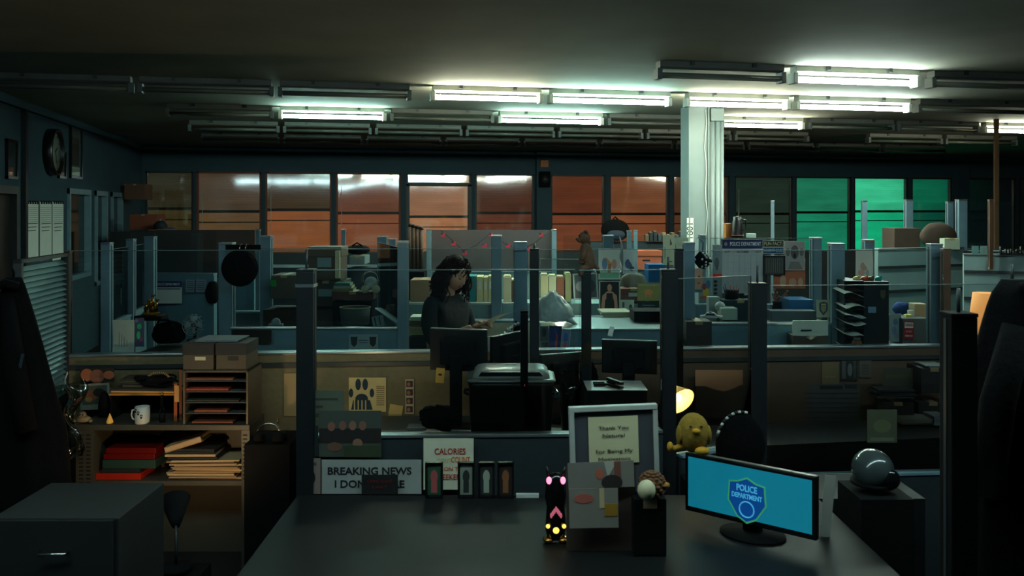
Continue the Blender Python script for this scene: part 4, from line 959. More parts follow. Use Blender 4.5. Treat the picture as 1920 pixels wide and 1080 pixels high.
carton('red_brown_box', 'red brown box with a white label under the canvas pouch', 1164, 1212, 541, 566, 7.62, .2, C(112, 62, 48), label_tag=C(190, 190, 186))
carton('black_tray', 'wide black tray on the sill, left of the thick black post', 1189, 1252, 584, 603, 6.3, .25, M_blackm, cat='tray')
paper_stack('paper_pile', 'pale stack of papers left of the wide black tray', 1130, 1186, 585, 600, 6.6, 4, C(160, 160, 136), .25)
run('mid_desk', 'teal desk behind the middle glass carrying tray, bag and frames', LZ(1012, 6.3, 0), LZ(1256, 6.3, 0), 0, zz(604, 6.3)-.002, .62, M_panel, cat='desk', cap='alu')
# crumpled white bag
r = root_at('crumpled_bag', 'crumpled translucent white plastic bag beside the small glowing lamp', 'bag', 1040, 603, 6.15)
bw = m(36, 6.15)
MB().ball((0, .1, .04), 1, 48, 30, (bw, .12, m(42, 6.15)), lambda p, n: Vector((p.x, p.y, max(p.z*(1-.5*max(0, n.x)), -.038)))*(1+.12*noise.noise(n*4)+.10*abs(noise.noise(n*9))+.03*noise.noise(n*22))).build('bag', mat('white_plastic_film', (226, 230, 224), .35, scale=30, bump=.5), r)
MB().tube([(bw*.7, .06, .02), (bw*1.0, .05, -.01), (bw*1.18, .04, -.03)], [.03, .014, .008], 8).build('tail', MT['white_plastic_film'], r)
# tiny glowing lamp
r = root_at('small_lamp', 'tiny glowing dome lamp behind the crumpled white bag', 'lamp', 1049, 566, 7.35)
MB().lathe([(0, .05), (.02, .045), (.036, .025), (.04, 0), (.036, 0), (0, .03)], seg=20).build('shade', mat('glowing_dome', (255, 240, 200), .4, emit=6, ecol=(255, 236, 190), var=0), r)
MB().lathe([(0, -.0), (.03, 0), (.03, -.012), (0, -.012)], seg=16).build('base', M_grey, r)
lp = lamp_point('lamp_light', (0, 0, .09), 1.2, (1, .9, .7)); lp.parent = r
# frames
poster('framed_photo', 'small frame with a grey portrait, leftmost behind the angled glass', 'frame', 1013, 1027, 612, 640, 5.9, C(90, 96, 92), [('e', .5, .6, .3, .3, C(50, 54, 54))], frame=(M_alu, .004))
poster('framed_photo', 'frame with a blue mat and a red streak behind the angled glass', 'frame', 1029, 1050, 612, 656, 5.88, C(38, 54, 110), [('p', [(.4, .9), (.6, .6), (.5, .2), (.7, .1), (.75, .6)], C(170, 64, 60))], tilt=.05, frame=(M_grey, .004))
poster('framed_photo', 'white frame with a red and blue figure behind the angled glass', 'frame', 1052, 1066, 618, 656, 5.86, C(120, 140, 180), [('e', .5, .6, .3, .25, C(70, 100, 170)), ('r', .3, .05, .7, .35, C(190, 90, 80))], tilt=.08, frame=(M_white, .005))
run('frame_ledge', 'narrow ledge behind the sill holding three small frames', LZ(1010, 5.9, 0), LZ(1072, 5.9, 0), 0, zz(658, 5.88), .12, M_panel, cat='shelf', cap=False)
# ============================================================ RIGHT MIDDLE
MON = {'b': C(60, 64, 68), 'n': M_navy}
poster('wall_calendar', 'large calendar headed POLICE DEPARTMENT in white on navy, right of the column', 'calendar', 1354, 1430, 449, 550, 6.95, C(176, 178, 176),
       [('r', 0, .83, 1, 1, M_navy), ('e', .09, .915, .04, .035, C(120, 110, 110))] + [('r', .02, .1+.12*k, .98, .103+.12*k, C(150, 152, 152)) for k in range(6)] + [('r', .14*k, .02, .14*k+.004, .72, C(150, 152, 152)) for k in range(1, 7)],
       [('POLICE DEPARTMENT', .57, .915, .10, C(210, 214, 220), .76, .015), ('2024', .12, .775, .06, M_ink, .14), ('OCTOBER', .5, .775, .06, M_ink, .3, .02), ('2024', .88, .775, .06, M_ink, .14)])
poster('fun_fact_sign', 'sign reading FUN FACT: I DON\'T CARE in black and blue', 'sign', 1430, 1470, 451, 476, 6.93, C(178, 178, 164), [('r', .03, .04, .97, .46, C(30, 76, 110)), ('r', .03, .54, .97, .96, C(20, 24, 26))],
       [('FUN FACT:', .5, .75, .36, M_cream, .86, .02), ("I DON'T CARE", .5, .25, .34, C(150, 180, 200), .88, .015)])
poster('photo_print', 'grey photo of a shouting face with raised hands, beside the fun fact sign', 'photo', 1471, 1509, 452, 507, 6.94, C(170, 166, 158), [('r', .03, .03, .97, .97, C(150, 146, 140)), ('e', .5, .62, .2, .24, C(92, 84, 80)), ('e', .5, .5, .07, .09, C(40, 34, 34)), ('e', .17, .62, .1, .14, C(110, 100, 94)), ('e', .84, .62, .1, .14, C(110, 100, 94)), ('p', [(.3, .3), (.7, .3), (.9, .03), (.15, .03)], C(120, 112, 106))])
poster('striped_picture', 'dark framed picture with vertical stripes under the fun fact sign', 'picture', 1433, 1470, 481, 514, 6.93, C(60, 62, 60), [('r', .1+.11*k, .08, .15+.11*k, .92, C(100, 96, 84)) for k in range(8)], frame=(M_ink, .006))
poster('orange_lit_print', 'orange brown print with pale cut out shapes below the shouting face', 'print', 1450, 1510, 485, 541, 6.96, C(168, 96, 66), [('r', 0, .9, 1, 1, C(230, 150, 90)), ('e', .3, .25, .1, .2, C(190, 150, 120)), ('e', .6, .2, .12, .15, C(186, 140, 110)), ('e', .85, .22, .08, .14, C(190, 150, 120))])
poster('strip_poster', 'narrow poster with a walking figure and a red band, left of the large calendar', 'poster', 1336, 1354, 459, 558, 6.97, C(120, 130, 132), [('e', .45, .66, .25, .1, C(84, 86, 84)), ('r', .35, .52, .55, .62, C(70, 72, 70)), ('r', 0, .39, 1, .45, C(196, 50, 36))] + [('e', .3, .08+.075*k, .2, .028, C(24, 26, 28)) for k in range(4)])
poster('face_print', 'print of a balding man\'s half face beside the blue grey post', 'photo', 1303, 1317, 503, 548, 6.985, C(176, 150, 134), [('e', .3, .55, .8, .42, C(190, 140, 118)), ('e', .55, .66, .12, .04, C(60, 40, 36)), ('e', .5, .38, .2, .03, C(120, 70, 60)), ('r', 0, 0, 1, .12, C(90, 100, 100))])
poster('colour_print', 'small bright print of yellow, red and blue shapes left of the pencil cup', 'print', 1313, 1334, 519, 560, 6.985, C(130, 150, 150), [('e', .5, .3, .3, .2, C(196, 160, 60)), ('e', .35, .55, .2, .15, C(150, 60, 60)), ('e', .7, .65, .2, .2, C(70, 110, 140)), ('r', 0, 0, 1, .12, C(190, 80, 50))])
# fuzzy die
r = root_at('hanging_die', 'large fuzzy black die with white dots hanging by the column', 'fuzzy die', 1320, 505, 6.0)
a_ = m(19, 6.0)*.62; R = Matrix.Translation((0, .05, m(16, 6))) @ Matrix.Rotation(.5, 4, 'X') @ Matrix.Rotation(.6, 4, 'Y') @ Matrix.Rotation(.5, 4, 'Z')
MB().box(-a_, a_, -a_, a_, -a_, a_, .012, M=R).build('cube', M_cloth, r)
q = MB()
for (ax, dots) in ((1, [(-.5, -.5), (.5, .5), (0, 0), (-.5, .5), (.5, -.5)]), (2, [(-.5, -.5), (-.5, 0), (-.5, .5), (.5, -.5), (.5, 0), (.5, .5)]), (0, [(-.5, .5), (.5, -.5)])):
    for u, v in dots:
        c = [0, 0, 0]; o_ = [i for i in range(3) if i != ax]; c[ax] = a_*(-1.01 if ax != 2 else 1.01); c[o_[0]] = u*a_; c[o_[1]] = v*a_
        q.ball(R @ Vector(c), .008, 8, 6)
q.build('dots', M_white, r)
MB().tube([(0, .05, m(30, 6)), (.005, .05, m(50, 6)), (-.02, .1, m(60, 6))], .003, 5).build('cord', M_ink, r)
# pencil cup
zc_ = zz(604, 6.15)
run('ledge_shelf', 'dark ledge with car, cup and boxes in the calendar cubicle', LZ(1303, 6.36, 0), LZ(1545, 6.36, 0), 0, zc_-.004, .3, M_dgrey, cat='shelf', cap=False)
carton('dark_organiser', 'dark organiser box under the pencil cup', 1358, 1420, 563, 603, 6.36, .15, C(20, 50, 56), cat='box')
def pencil_cup(label, px, py, d, h, rr, cols):
    r = root_at('pencil_cup', label, 'pencil cup', px, py, d); MB().lathe([(0, 0), (rr*.9, 0), (rr, h), (rr-.003, h), (rr*.87, .004), (0, .004)], (0, rr, 0), 20).build('cup', M_blackm, r)
    for i, c in enumerate(cols):
        x = -rr*.8+1.6*rr*i/max(1, len(cols)-1); hh = h*(1.45+.35*math.sin(i*2.3))
        MB().tube([(x*.6, rr*(1+.3*math.sin(i)), .01), (x*1.4, rr*(1+.6*math.sin(i)), hh-.01), (x*1.42, rr*(1+.6*math.sin(i)), hh)], [.0042, .0042, .001], 6).build('pencil', c, r)
    return r
pencil_cup('black cup full of blue and orange pencils before the large calendar', 1375, 563, 6.4, m(18, 6.3), m(14, 6.3), [C(40, 70, 130), C(40, 70, 130), C(20, 40, 60), C(200, 110, 80), C(210, 100, 70), C(190, 90, 70), C(170, 130, 120), C(190, 100, 80)])
for i in range(2): poster('white_card', ['upper white card sticking out right of the pencil cup', 'lower white card sticking out right of the pencil cup'][i], 'card', 1396, 1412, 549+10*i, 553+10*i, 6.38, C(190, 196, 190), tilt=-.12)
# toy police car
r = root_at('toy_police_car', 'white toy police car with dark windows on the ledge', 'toy car', 1333, 602, 6.08, RZC-.25); s = m(44, 6.08)/.22
q = MB().prism([(x*s, z*s) for x, z in [(-.1, .018), (-.1, .045), (-.06, .05), (-.04, .075), (.03, .075), (.055, .05), (.105, .045), (.105, .018)]], 0, .085*s); q.build('car_body', mat('white_car_paint', (215, 218, 210), .25), r)
MB().prism([(x*s, z*s) for x, z in [(-.05, .052), (-.037, .071), (.027, .071), (.046, .052)]], -.002, .087*s).prism([(x*s, z*s) for x, z in [(-.1, .02), (-.1, .026), (.105, .026), (.105, .02)]], -.002, .087*s).build('windows', M_ink, r)
MB().box(-.02*s, .005*s, .02*s, .065*s, .075*s, .086*s).build('light_bar', C(60, 90, 160), r)
for x in (-.062, .068):
    for y in (0, .085): MB().lathe([(0, -.008), (.017*s, -.008), (.017*s, .008), (0, .008)], (x*s, y*s, .017*s), 16, M=RX90).build('wheel', M_ink, r)
r = root_at('white_ball', 'white ball resting behind the toy police car', 'ball', 1352, 585, 6.28); MB().ball((0, .03, .035), .036, 20, 14, (1, 1, .95)).build('ball', M_white, r); MB().tube([(.036*math.cos(a*math.pi/10), .03+.0365*math.sin(a*math.pi/10), .035+.004*math.sin(a)) for a in range(21)], .0012, 4, caps=False).build('seam', C(140, 130, 120), r)
carton('pale_box', 'pale open box behind the toy police car', 1352, 1383, 578, 600, 6.22, .12, C(150, 164, 150))
carton('pale_box', 'small grey box leaning behind the white ball', 1329, 1350, 557, 602, 6.4, .08, C(130, 140, 134))
carton('blue_tray', 'blue plastic tray on the right part of the calendar ledge', 1480, 1525, 562, 600, 6.42, .25, mat('bright_blue_plastic', (16, 104, 160), .4), cat='tray')
carton('grey_tray', 'long grey tray in front of the blue tray', 1446, 1531, 583, 603, 6.27, .12, C(74, 82, 88), cat='tray')
r = root_at('dark_vase', 'dark vase with dried orange stems left of the blue tray', 'vase', 1457, 602, 6.45)
MB().lathe([(0, 0), (.03, 0), (.045, .05), (.03, .12), (.035, .14), (.03, .14), (0, .1)], seg=20).build('vase', M_blackm, r)
for k in range(6): MB().tube([(0, 0, .12), (.03*math.sin(k*2), .02, .16), (.06*math.sin(k*2)+.02, .02, .17+.01*k)], .003, 5).ball((.06*math.sin(k*2)+.02, .02, .17+.01*k), .009, 8, 6).build('stem', C(120, 70, 50), r)
poster('shield_badge_sheet', 'pale sheet with a police shield emblem left of the broad dark blue post', 'sign', 1531, 1557, 562, 595, 6.1, C(150, 150, 128), [('p', [(.2, .8), (.5, .9), (.8, .8), (.8, .4), (.5, .1), (.2, .4)], C(44, 74, 90)), ('p', [(.3, .68), (.7, .68), (.68, .42), (.5, .25), (.32, .42)], C(150, 130, 90)), ('r', .32, .7, .68, .78, C(180, 170, 130))])
# file box with white front
r = root_at('file_box', 'white fronted file box with a dark slot, at the foot of the broad blue post', 'box', 1520, 650, 5.95)
w_ = m(66, 5.95); h = m(50, 5.95)
MB().box(-w_/2, w_/2, 0, .02, h*.4, h*.98, .004).build('front_panel', C(196, 200, 184), r)
MB().prism([(-w_/2, 0), (-w_/2, h*.42), (-w_*.2, h*.4), (0, h*.26), (w_*.2, h*.4), (w_/2, h*.42), (w_/2, 0)], -.004, .13).build('carton_body', C(66, 54, 42), r)
MB().box(-w_*.28, w_*.02, -.004, .0, h*.58, h*.64).build('slot', M_ink, r)
run('box_ledge', 'low shelf behind the sill carrying the white fronted file box', LZ(1452, 6.03, 0), LZ(1556, 6.03, 0), 0, zz(651, 5.95), .16, M_dgrey, cat='shelf', cap=False)
carton('dark_carton', 'dark brown carton behind the sill, right of the blue grey post', 1287, 1335, 603, 650, 5.85, .2, C(44, 36, 34))
run('carton_ledge', 'low shelf behind the sill carrying the dark brown carton', LZ(1284, 5.95, 0), LZ(1338, 5.95, 0), 0, zz(651, 5.85), .22, M_dgrey, cat='shelf', cap=False)
# black file tower
r = root_at('file_tower', 'tall black literature organiser with white sheets poking out of its slots', 'file organiser', 1626, 652, 5.95); w_ = m(82, 5.95); h = m(124, 5.95)
MB().box(-w_*.08, w_/2, 0, .3, 0, h, .004).build('side_cabinet', M_black, r)
q = MB().box(-w_/2, -w_/2+.008, .02, .3, 0, h).box(-w_/2, -w_*.08, .29, .3, 0, h)
for k in range(8): q.box(-w_/2, -w_*.08, .0, .3, h*k/7.05, h*k/7.05+.008)
q.build('slot_shelves', M_black, r)
for k, (z, c) in enumerate(((.86, .1), (.52, .04), (.40, .02), (.26, .16), (.05, .06), (.66, 0))):
    MB().sheet(lambda u, v: (-w_/2-.02-.012*(k % 3 == 0)+u*w_*.46, -.07+.3*v, h*z+.012-c*.15*u*u+.01*math.sin(u*5+k)-.025*(1-v)), 8, 2, .004).build('sheet', M_paper, r)
MB().box(w_*.02, w_*.2, -.003, 0, h*.53, h*.62).box(w_*.03, w_*.19, -.004, 0, h*.55, h*.6).build('sticker', C(110, 140, 160), r)
MB().prism([(w_*.3, h*.87), (w_*.42, h*.87), (w_*.42, h*.78), (w_*.36, h*.73), (w_*.3, h*.78)], -.003, 0).build('shield_patch', C(76, 66, 46), r)
run('tower_table', 'low table behind the sill under the black file tower', LZ(1575, 6.15, 0), LZ(1745, 6.2, 0), 0, zz(652, 5.95), .4, M_dgrey, cat='table', cap=False)
zt = zz(528, 5.95)
for i, (px, c, lab) in enumerate(((1608, (206, 196, 110), 'yellow toy on the black file tower'), (1622, (190, 70, 40), 'red toy on the black file tower'), (1634, (110, 80, 56), 'brown toy on the black file tower'), (1649, (20, 150, 140), 'round teal toy on the black file tower'))):
    p = LZ(px, 6.02, zt-.004); r = T('small_toy', lab, 'toy', p, RZC); MB().ball((0, .02, .014), 1, 16, 10, (.024, .022, .018), lambda p, n: p*(1+.15*noise.noise(n*3+Vector((i*3, 0, 0))))).build('body', C(*c, .4), r); MB().ball((.014, .01, .03), .01, 10, 8).build('head', C(*c, .4), r)
poster('crayon_drawing', 'curved white sheet of crayon scribbles above the black file tower', 'drawing', 1604, 1636, 467, 526, 6.88, C(206, 204, 190), [('e', .4, .7, .1, .08, C(120, 140, 170)), ('e', .5, .45, .22, .14, C(190, 150, 130)), ('e', .65, .6, .12, .12, C(150, 190, 150)), ('e', .35, .25, .2, .1, C(200, 160, 150)), ('e', .7, .25, .1, .1, C(150, 180, 170))], curl=.08)
r = root_at('honey_jar', 'small amber jar at the foot of the black file tower', 'jar', 1607, 652, 5.86)
MB().lathe([(0, 0), (.028, 0), (.032, .02), (.03, .045), (.02, .05), (0, .05)], seg=20).build('jar', mat('amber_glass', (130, 76, 40), .15), r); MB().lathe([(0, .05), (.022, .05), (.022, .065), (0, .065)], seg=20).build('lid', C(90, 96, 96), r)
# right: danger folder, papers, box
poster('hanging_drawing', 'pale drawing taped low, right of the black file tower', 'drawing', 1668, 1690, 588, 641, 6.2, C(150, 160, 158), [('e', .5, .7, .2, .12, C(100, 120, 150)), ('e', .4, .4, .2, .15, C(120, 130, 160)), ('e', .6, .2, .2, .1, C(150, 140, 150))])
carton('grey_bin', 'grey bin holding files, with the red danger sign on it', 1692, 1742, 597, 645, 6.15, .2, C(86, 92, 90), cat='bin')
poster('danger_sign', 'small red and white DANGER sign on the grey file bin', 'sign', 1694, 1713, 602, 636, 6.13, mat('danger_red', (176, 30, 32), .6), [('r', .08, .62, .92, .93, C(206, 206, 206))], [('DANGER', .5, .775, .2, M_redink, .74, .02), ('DO NOT', .5, .42, .15, C(210, 180, 180), .6, .01), ('REMOVE', .5, .18, .15, C(210, 180, 180), .74, .01)], tilt=.03)
carton('tan_carton', 'small tan box standing among the files above the danger sign', 1715, 1739, 570, 597, 6.3, .1, C(168, 150, 116))
carton('white_file', 'white file beside the small tan box', 1704, 1714, 582, 598, 6.25, .03, M_paper, cat='folder')
carton('yellow_file', 'yellow and white files left of the small tan box', 1699, 1711, 590, 600, 6.2, .04, C(206, 186, 110), cat='folder')
r = lump('blue_bag', 'blue cloth bundle left of the small tan box', 'bag', 1676, 1712, 568, 590, 7.0, C(30, 60, 110), .4, 9, .15)
# lamp with orange shade at right
p = LZ(1850, 6.0, 1.0)
r = T('table_lamp', 'table lamp with a glowing orange shade at the right edge', 'lamp', p, 0)
zs = zz(625, 6.0)-1.0; zt_ = zz(549, 6.0)-1.0
MB().lathe([(.085, zt_), (.115, zs), (.113, zs), (.083, zt_-.001)], seg=36).build('lamp_shade', mat('glowing_orange_shade', (220, 150, 84), .8, emit=.75, ecol=(228, 150, 80), var=.05), r)
MB().lathe([(0, 0), (.07, 0), (.07, .02), (.02, .04), (.012, zs), (.012, zs+.1), (0, zs+.1)], seg=24).build('lamp_base', M_dgrey, r)
lp = lamp_point('lamp_light', (0, 0, zs+.14), 2.0, (1, .62, .3), .03); lp.parent = r
run('lamp_cabinet', 'dark cabinet at the right edge under the orange table lamp', LZ(1800, 6.15, 0), LZ(1925, 6.15, 0), 0, 1.0, .4, M_dgrey, cat='cabinet', cap=False)
# ============================================================ BACK SHELF BELOW THE WINDOWS
run('window_counter', 'long dark counter below the orange windows', LZ(480, 15.0, 0), LZ(1285, 15.9, 0), 0, 1.32, .4, M_dgrey, cat='counter', cap=False)
run('window_counter', 'long dark counter below the green windows', LZ(1372, 15.4, 0), LZ(1900, 16.9, 0), 0, 1.32, .4, M_dgrey, cat='counter', cap=False)
r = root_at('backpack', 'black rounded backpack on the dark shelf before the orange window', 'bag', 1155, 452, 12.0)
MB().ball((0, .1, .14), 1, 24, 14, (.19, .13, .15), lambda p, n: Vector((p.x, p.y, max(p.z, -.14)))).build('body', M_cloth, r); MB().tube([(-.03, .1, .28), (0, .1, .32), (.05, .1, .27)], .012, 6).build('handle', M_cloth, r)
MB().ball((0, .0, .08), 1, 20, 10, (.12, .05, .08)).build('front_pocket', C(24, 34, 50), r)
run('book_shelf', 'dark bookcase with rows of small items left of the white column', LZ(1105, 12.3, 0), LZ(1288, 12.3, 0), 0, zz(452, 12.1), .4, mat('dark_shelf', (40, 50, 54)), cat='bookcase', cap=False)
rr = random.Random(3); k = 0
for px in range(1210, 1286, 8):
    c = rr.choice([(70, 74, 70), (90, 70, 56), (50, 62, 70), (120, 110, 90), (40, 44, 48)])
    x_ = px+rr.uniform(0, 1); r = root_at('book', 'small upright book in the row left of the white column', 'book', x_+3, 452, 12.0, RZC, 'books on the dark bookcase'); w_ = m(6.2, 12); h = m(rr.uniform(11, 20), 12)
    MB().box(-w_/2, w_/2, 0, .15, 0, h, .002).build('cover', C(*c), r); MB().box(-w_/2+.003, w_/2-.003, .01, .151, .004, h+.0005).build('pages', M_cream, r)
# thermos and amber box
r = root_at('thermos_jug', 'black thermos jug with a handle in front of the dark window', 'jug', 1385, 446, 8.0)
MB().lathe([(0, 0), (.055, 0), (.055, .03), (.05, .05), (.042, .14), (.036, .15), (.036, .185), (0, .19)], (0, .05, 0), 24).build('jug_body', M_black, r)
MB().tube([(.035, .05, .165), (.075, .05, .155), (.075, .05, .08), (.045, .05, .07)], .007, 8).build('handle', M_black, r)
MB().lathe([(.0555, .018), (.0565, .018), (.0565, .024), (.0555, .024)], (0, .05, 0), 24).build('red_ring', C(160, 60, 40), r)
carton('amber_box', 'amber coloured box left of the black thermos jug', 1361, 1373, 419, 446, 8.1, .1, mat('amber_carton', (200, 120, 56), .6))
carton('small_white_boxes', 'small white box right of the black thermos jug', 1403, 1418, 438, 446, 8.05, .08, C(150, 170, 160))
run('jug_shelf', 'narrow shelf above the calendar carrying the thermos jug', LZ(1356, 8.1, 0), LZ(1432, 8.1, 0), 0, zz(446, 8.02), .22, M_blackm, cat='shelf', cap=False)
# dark equipment in front of the right green window
carton('dark_equipment', 'dark square machine in front of the green window', 1677, 1726, 428, 468, 9.0, .3, M_dkcard, cat='machine')
lump('dark_equipment', 'dark rounded machine right of the square one, before the green window', 'machine', 1729, 1798, 420, 464, 8.9, M_dkcard, .3, 8, .06)
carton('white_box', 'small pale box with stains on the tall pale wall', 1771, 1800, 447, 468, 8.45, .1, C(150, 160, 140))
run('machine_stand', 'dark stand behind the tall pale wall under the dark machines', LZ(1672, 9.0, 0), LZ(1802, 9.0, 0), 0, zz(466, 8.95), .3, M_dgrey, cat='stand', cap=False)
r = root_at('lettering_block', 'black block letters spelling lunch on top of the right pale wall', 'letter sign', 1898, 478, 7.7)
t = text_mesh('lettering', 'Lunch', .09, M_ink, r, (0, 0, .034), ext=.01, bold=.02); MB().box(-.12, .12, -.02, .02, 0, .006).build('base', M_ink, r)
for i, px in enumerate((1822, 1838)): poster('pale_card', ['pale card standing on the right pale wall, nearer the column post', 'pale card with reddish marks standing on the right pale wall'][i], 'card', px, px+13, 461, 477, 7.75, C(110, 150, 146), [('e', .5, .5, .12, .25, C(170, 110, 100))] if i else [])
# ============================================================ NEAR: LEFT SHELF CABINET
M_cab = mat('grey_green_steel', (74, 70, 58), .5, scale=5)
DC = 5.03
cb = root_at('shelf_cabinet', 'low open steel cabinet with two shelves at lower left', 'cabinet', 300, 395, DC); cb.location.z = 0
xa, xb = m(142-300, DC), m(468-300, DC); ztp = zz(797, DC); zlo = zz(903, DC)
MB().box(xa, xb, 0, .30, ztp-.03, ztp, .003).build('top_board', M_cab, cb)
MB().box(xa+.1, xb-.03, .01, .30, zlo-.025, zlo).build('shelf_board', M_cab, cb)
for nm, x0, x1 in (('left_side', xa, xa+.10), ('right_side', xb-.045, xb)):
    q = MB().use(M_cab).box(x0, x1, 0, .30, 0, ztp-.03)
    q.use(M_ink)
    for k in range(16 if nm == 'left_side' else 12):
        for xx in ((x0+.03, x0+.07) if nm == 'left_side' else (x0+.02,)): q.box(xx-.012, xx+.012, -.001, .0, ztp-.06-.022*k, ztp-.052-.022*k)
    q.build(nm, M_cab, cb)
MB().box(xa+.1, xb-.045, .29, .30, .0, ztp-.03).build('back_panel', M_cab, cb)
def on(name, lab, cat, px, z, d, **k): return T(name, lab, cat, LZ(px, d, z), RZC, **k)
z1 = ztp+.0005
# mug with paw prints
r = on('coffee_mug', 'white mug with dark paw prints on the cabinet top', 'mug', 267, z1, 5.07); R_ = m(13.5, 5.05); H_ = m(32, 5.05)
MB().lathe([(0, 0), (R_*.92, 0), (R_, .006), (R_, H_), (R_-.004, H_), (R_-.005, .008), (0, .008)], seg=32).build('cup', M_white, r)
MB().tube([(-R_+.003, 0, H_*.82), (-R_-.016, -.002, H_*.78), (-R_-.02, -.003, H_*.5), (-R_-.014, -.002, H_*.28), (-R_+.003, 0, H_*.2)], .0045, 8).build('handle', M_white, r)
q = MB()
for (a, z) in ((-1.75, .62), (-1.35, .42), (-2.2, .75)):
    for (da, dz_, rr_) in ((0, 0, .0065), (-.14, .010, .003), (-.05, .014, .003), (.05, .014, .003), (.14, .010, .003)):
        q.ball((math.cos(a+da)*R_, math.sin(a+da)*R_, H_*z+dz_), 1, 8, 6, (rr_, .0022, rr_))
q.build('paw_print', M_ink, r)
# framed picture, small toys, drop candle
poster('framed_photo', 'tilted framed picture in a pale mount on the left of the cabinet top', 'picture', 151, 207, 719, 768, 5.28, C(120, 124, 110), [('r', .08, .2, .92, .92, C(70, 72, 60)), ('e', .4, .55, .2, .2, C(130, 76, 44)), ('e', .65, .65, .2, .16, C(24, 24, 22)), ('e', .3, .4, .12, .1, C(150, 110, 60))], tilt=-.05)
on('x', 'x', 'x', 0, 0, 1) and None
bpy.data.objects.remove(bpy.data.objects['x'])
r = on('candle_holder', 'small glowing amber teardrop ornament on the cabinet top', 'ornament', 206, z1, 5.06)
MB().lathe([(0, 0), (.016, .002), (.018, .012), (.012, .03), (.004, .05), (0, .06)], seg=16).build('teardrop', mat('amber_ornament', (214, 160, 70), .3, emit=.3, var=0), r)
MB().lathe([(0, 0), (.019, 0), (.019, .003), (0, .003)], seg=16).build('foot', M_brass, r)
r = on('small_plush', 'small pale figure lying at the left end of the cabinet top', 'plush toy', 156, z1, 5.08)
MB().ball((0, 0, .02), 1, 16, 10, (.045, .03, .022)).ball((-.005, 0, .045), 1, 14, 10, (.022, .02, .02)).build('body', C(140, 116, 84), r)
for s in (-1, 1): MB().ball((.045*s, -.01, .012), .012, 10, 8).build('paw', C(140, 116, 84), r)
MB().tube([(-.01, -.018, .05), (-.008, -.021, .048)], .004, 6).tube([(.006, -.018, .05), (.008, -.021, .048)], .004, 6).build('eye', M_ink, r)
lump('dark_vase', 'dark rounded vase behind the amber teardrop ornament', 'vase', 180, 203, 738, 797, 5.2, M_blackm, .8, 2, .05)
r = on('glass_bottle', 'slim clear bottle catching warm light right of the mug', 'bottle', 304, z1, 5.1)
MB().lathe([(0, 0), (.016, 0), (.017, .06), (.008, .09), (.009, .12), (.013, .135), (.008, .15), (0, .15)], seg=18).build('bottle', M_clear, r)
MB().ball((0, 0, .157), .009, 10, 8).build('stopper', M_brass, r)
# in-tray with heap
r = on('wire_tray', 'dark tray box holding a thick stack of files on the cabinet top', 'tray', 268, z1, 5.16); w_ = m(122, 5.16); h = m(46, 5.16)
MB().box(-w_/2, w_/2, .16, .165, 0, h).box(-w_/2, -w_/2+.006, .0, .165, 0, h).box(w_/2-.006, w_/2, .0, .165, 0, h).box(-w_/2, w_/2, 0, .165, h-.006, h).build('tray_frame', M_blackm, r)
paper_stack('file_pile', 'orange brown files lying on top of the dark tray box', 206, 330, 735, 746, 5.14, 4, [C(190, 130, 60), C(150, 96, 40), C(206, 150, 80), M_dkcard], .15, .01).location.z = z1+h+.001
r = on('cable_coil', 'loose coil of dark cable and ribbed tubing heaped on the files', 'cable', 292, z1+h+.036, 5.2)
q = MB()
for k in range(7):
    q.tube([(.02*math.sin(k*2)+(.06+.01*k)*math.cos(a), .02+.035*math.sin(a), .012+.007*k+.01*math.sin(a*2+k)) for a in [j*math.pi/10 for j in range(21)]], .006, 6, caps=False)
q.build('coil', M_blackm, r)
q = MB()
for j in range(15):
    a = math.radians(20+j*11); q.tube([(.02+.055*math.cos(a), -.01, .05+.032*math.sin(a)), (.02+.068*math.cos(a), -.01, .05+.042*math.sin(a))], .003, 5)
q.build('ribs', C(170, 130, 80), r)
paper_stack('file_pile', 'thin uneven sheets lying under the dark cable coil', 226, 300, 712, 727, 5.22, 5, [C(120, 92, 60), M_dkcard, C(90, 76, 56)], .14, .02).location.z = z1+h+.034
r = poster('upright_folder', 'orange edged folder standing left of the letter sorter', 'folder', 326, 332, 719, 796, 5.12, C(150, 76, 36), [('r', .2, .55, 1.6, .95, C(190, 140, 84))])
r = poster('upright_folder', 'reddish brown board standing directly against the letter sorter', 'folder', 336, 341, 694, 796, 5.14, C(110, 62, 40))
poster('orange_toy_card', 'orange rounded shapes card propped high against the tan panel at left', 'card', 150, 214, 690, 716, 5.3, C(40, 36, 30), [('e', .2, .5, .18, .45, C(170, 96, 60)), ('e', .5, .4, .22, .5, C(130, 80, 60)), ('e', .85, .5, .16, .3, C(176, 92, 60))])
# letter sorter
r = on('letter_sorter', 'wide literature sorter with five dark slots on the cabinet top', 'sorter', 404, z1, 5.04); w_ = m(122, 5.04); h = m(101, 5.04)
MB().box(-w_/2, -w_/2+.012, 0, .27, 0, h).box(w_/2-.01, w_/2, 0, .27, 0, h).box(-w_/2, w_/2, 0, .27, h-.01, h).box(-w_/2+.01, w_/2-.01, .26, .27, 0, h).build('case', C(86, 74, 58, .5), r)
for k in range(1, 5): MB().box(-w_/2+.012, w_/2-.01, .0, .26, h*k/5, h*k/5+.003).build('slot_shelf', M_grey, r)
for k, (u0, u1, c) in enumerate(((.1, .8, (110, 60, 40)), (.14, .7, (120, 64, 40)), (.0, .9, (60, 60, 52)), (.0, .72, (150, 62, 36)), (.0, .8, (140, 84, 54)))):
    MB().box(-w_/2+.014+u0*w_*.9, -w_/2+.014+u1*w_*.9, .01, .24, h*k/5+.004, h*k/5+.014+.004*(k % 2)).build('papers', C(*c), r)
ZSo = ztp+h+.001
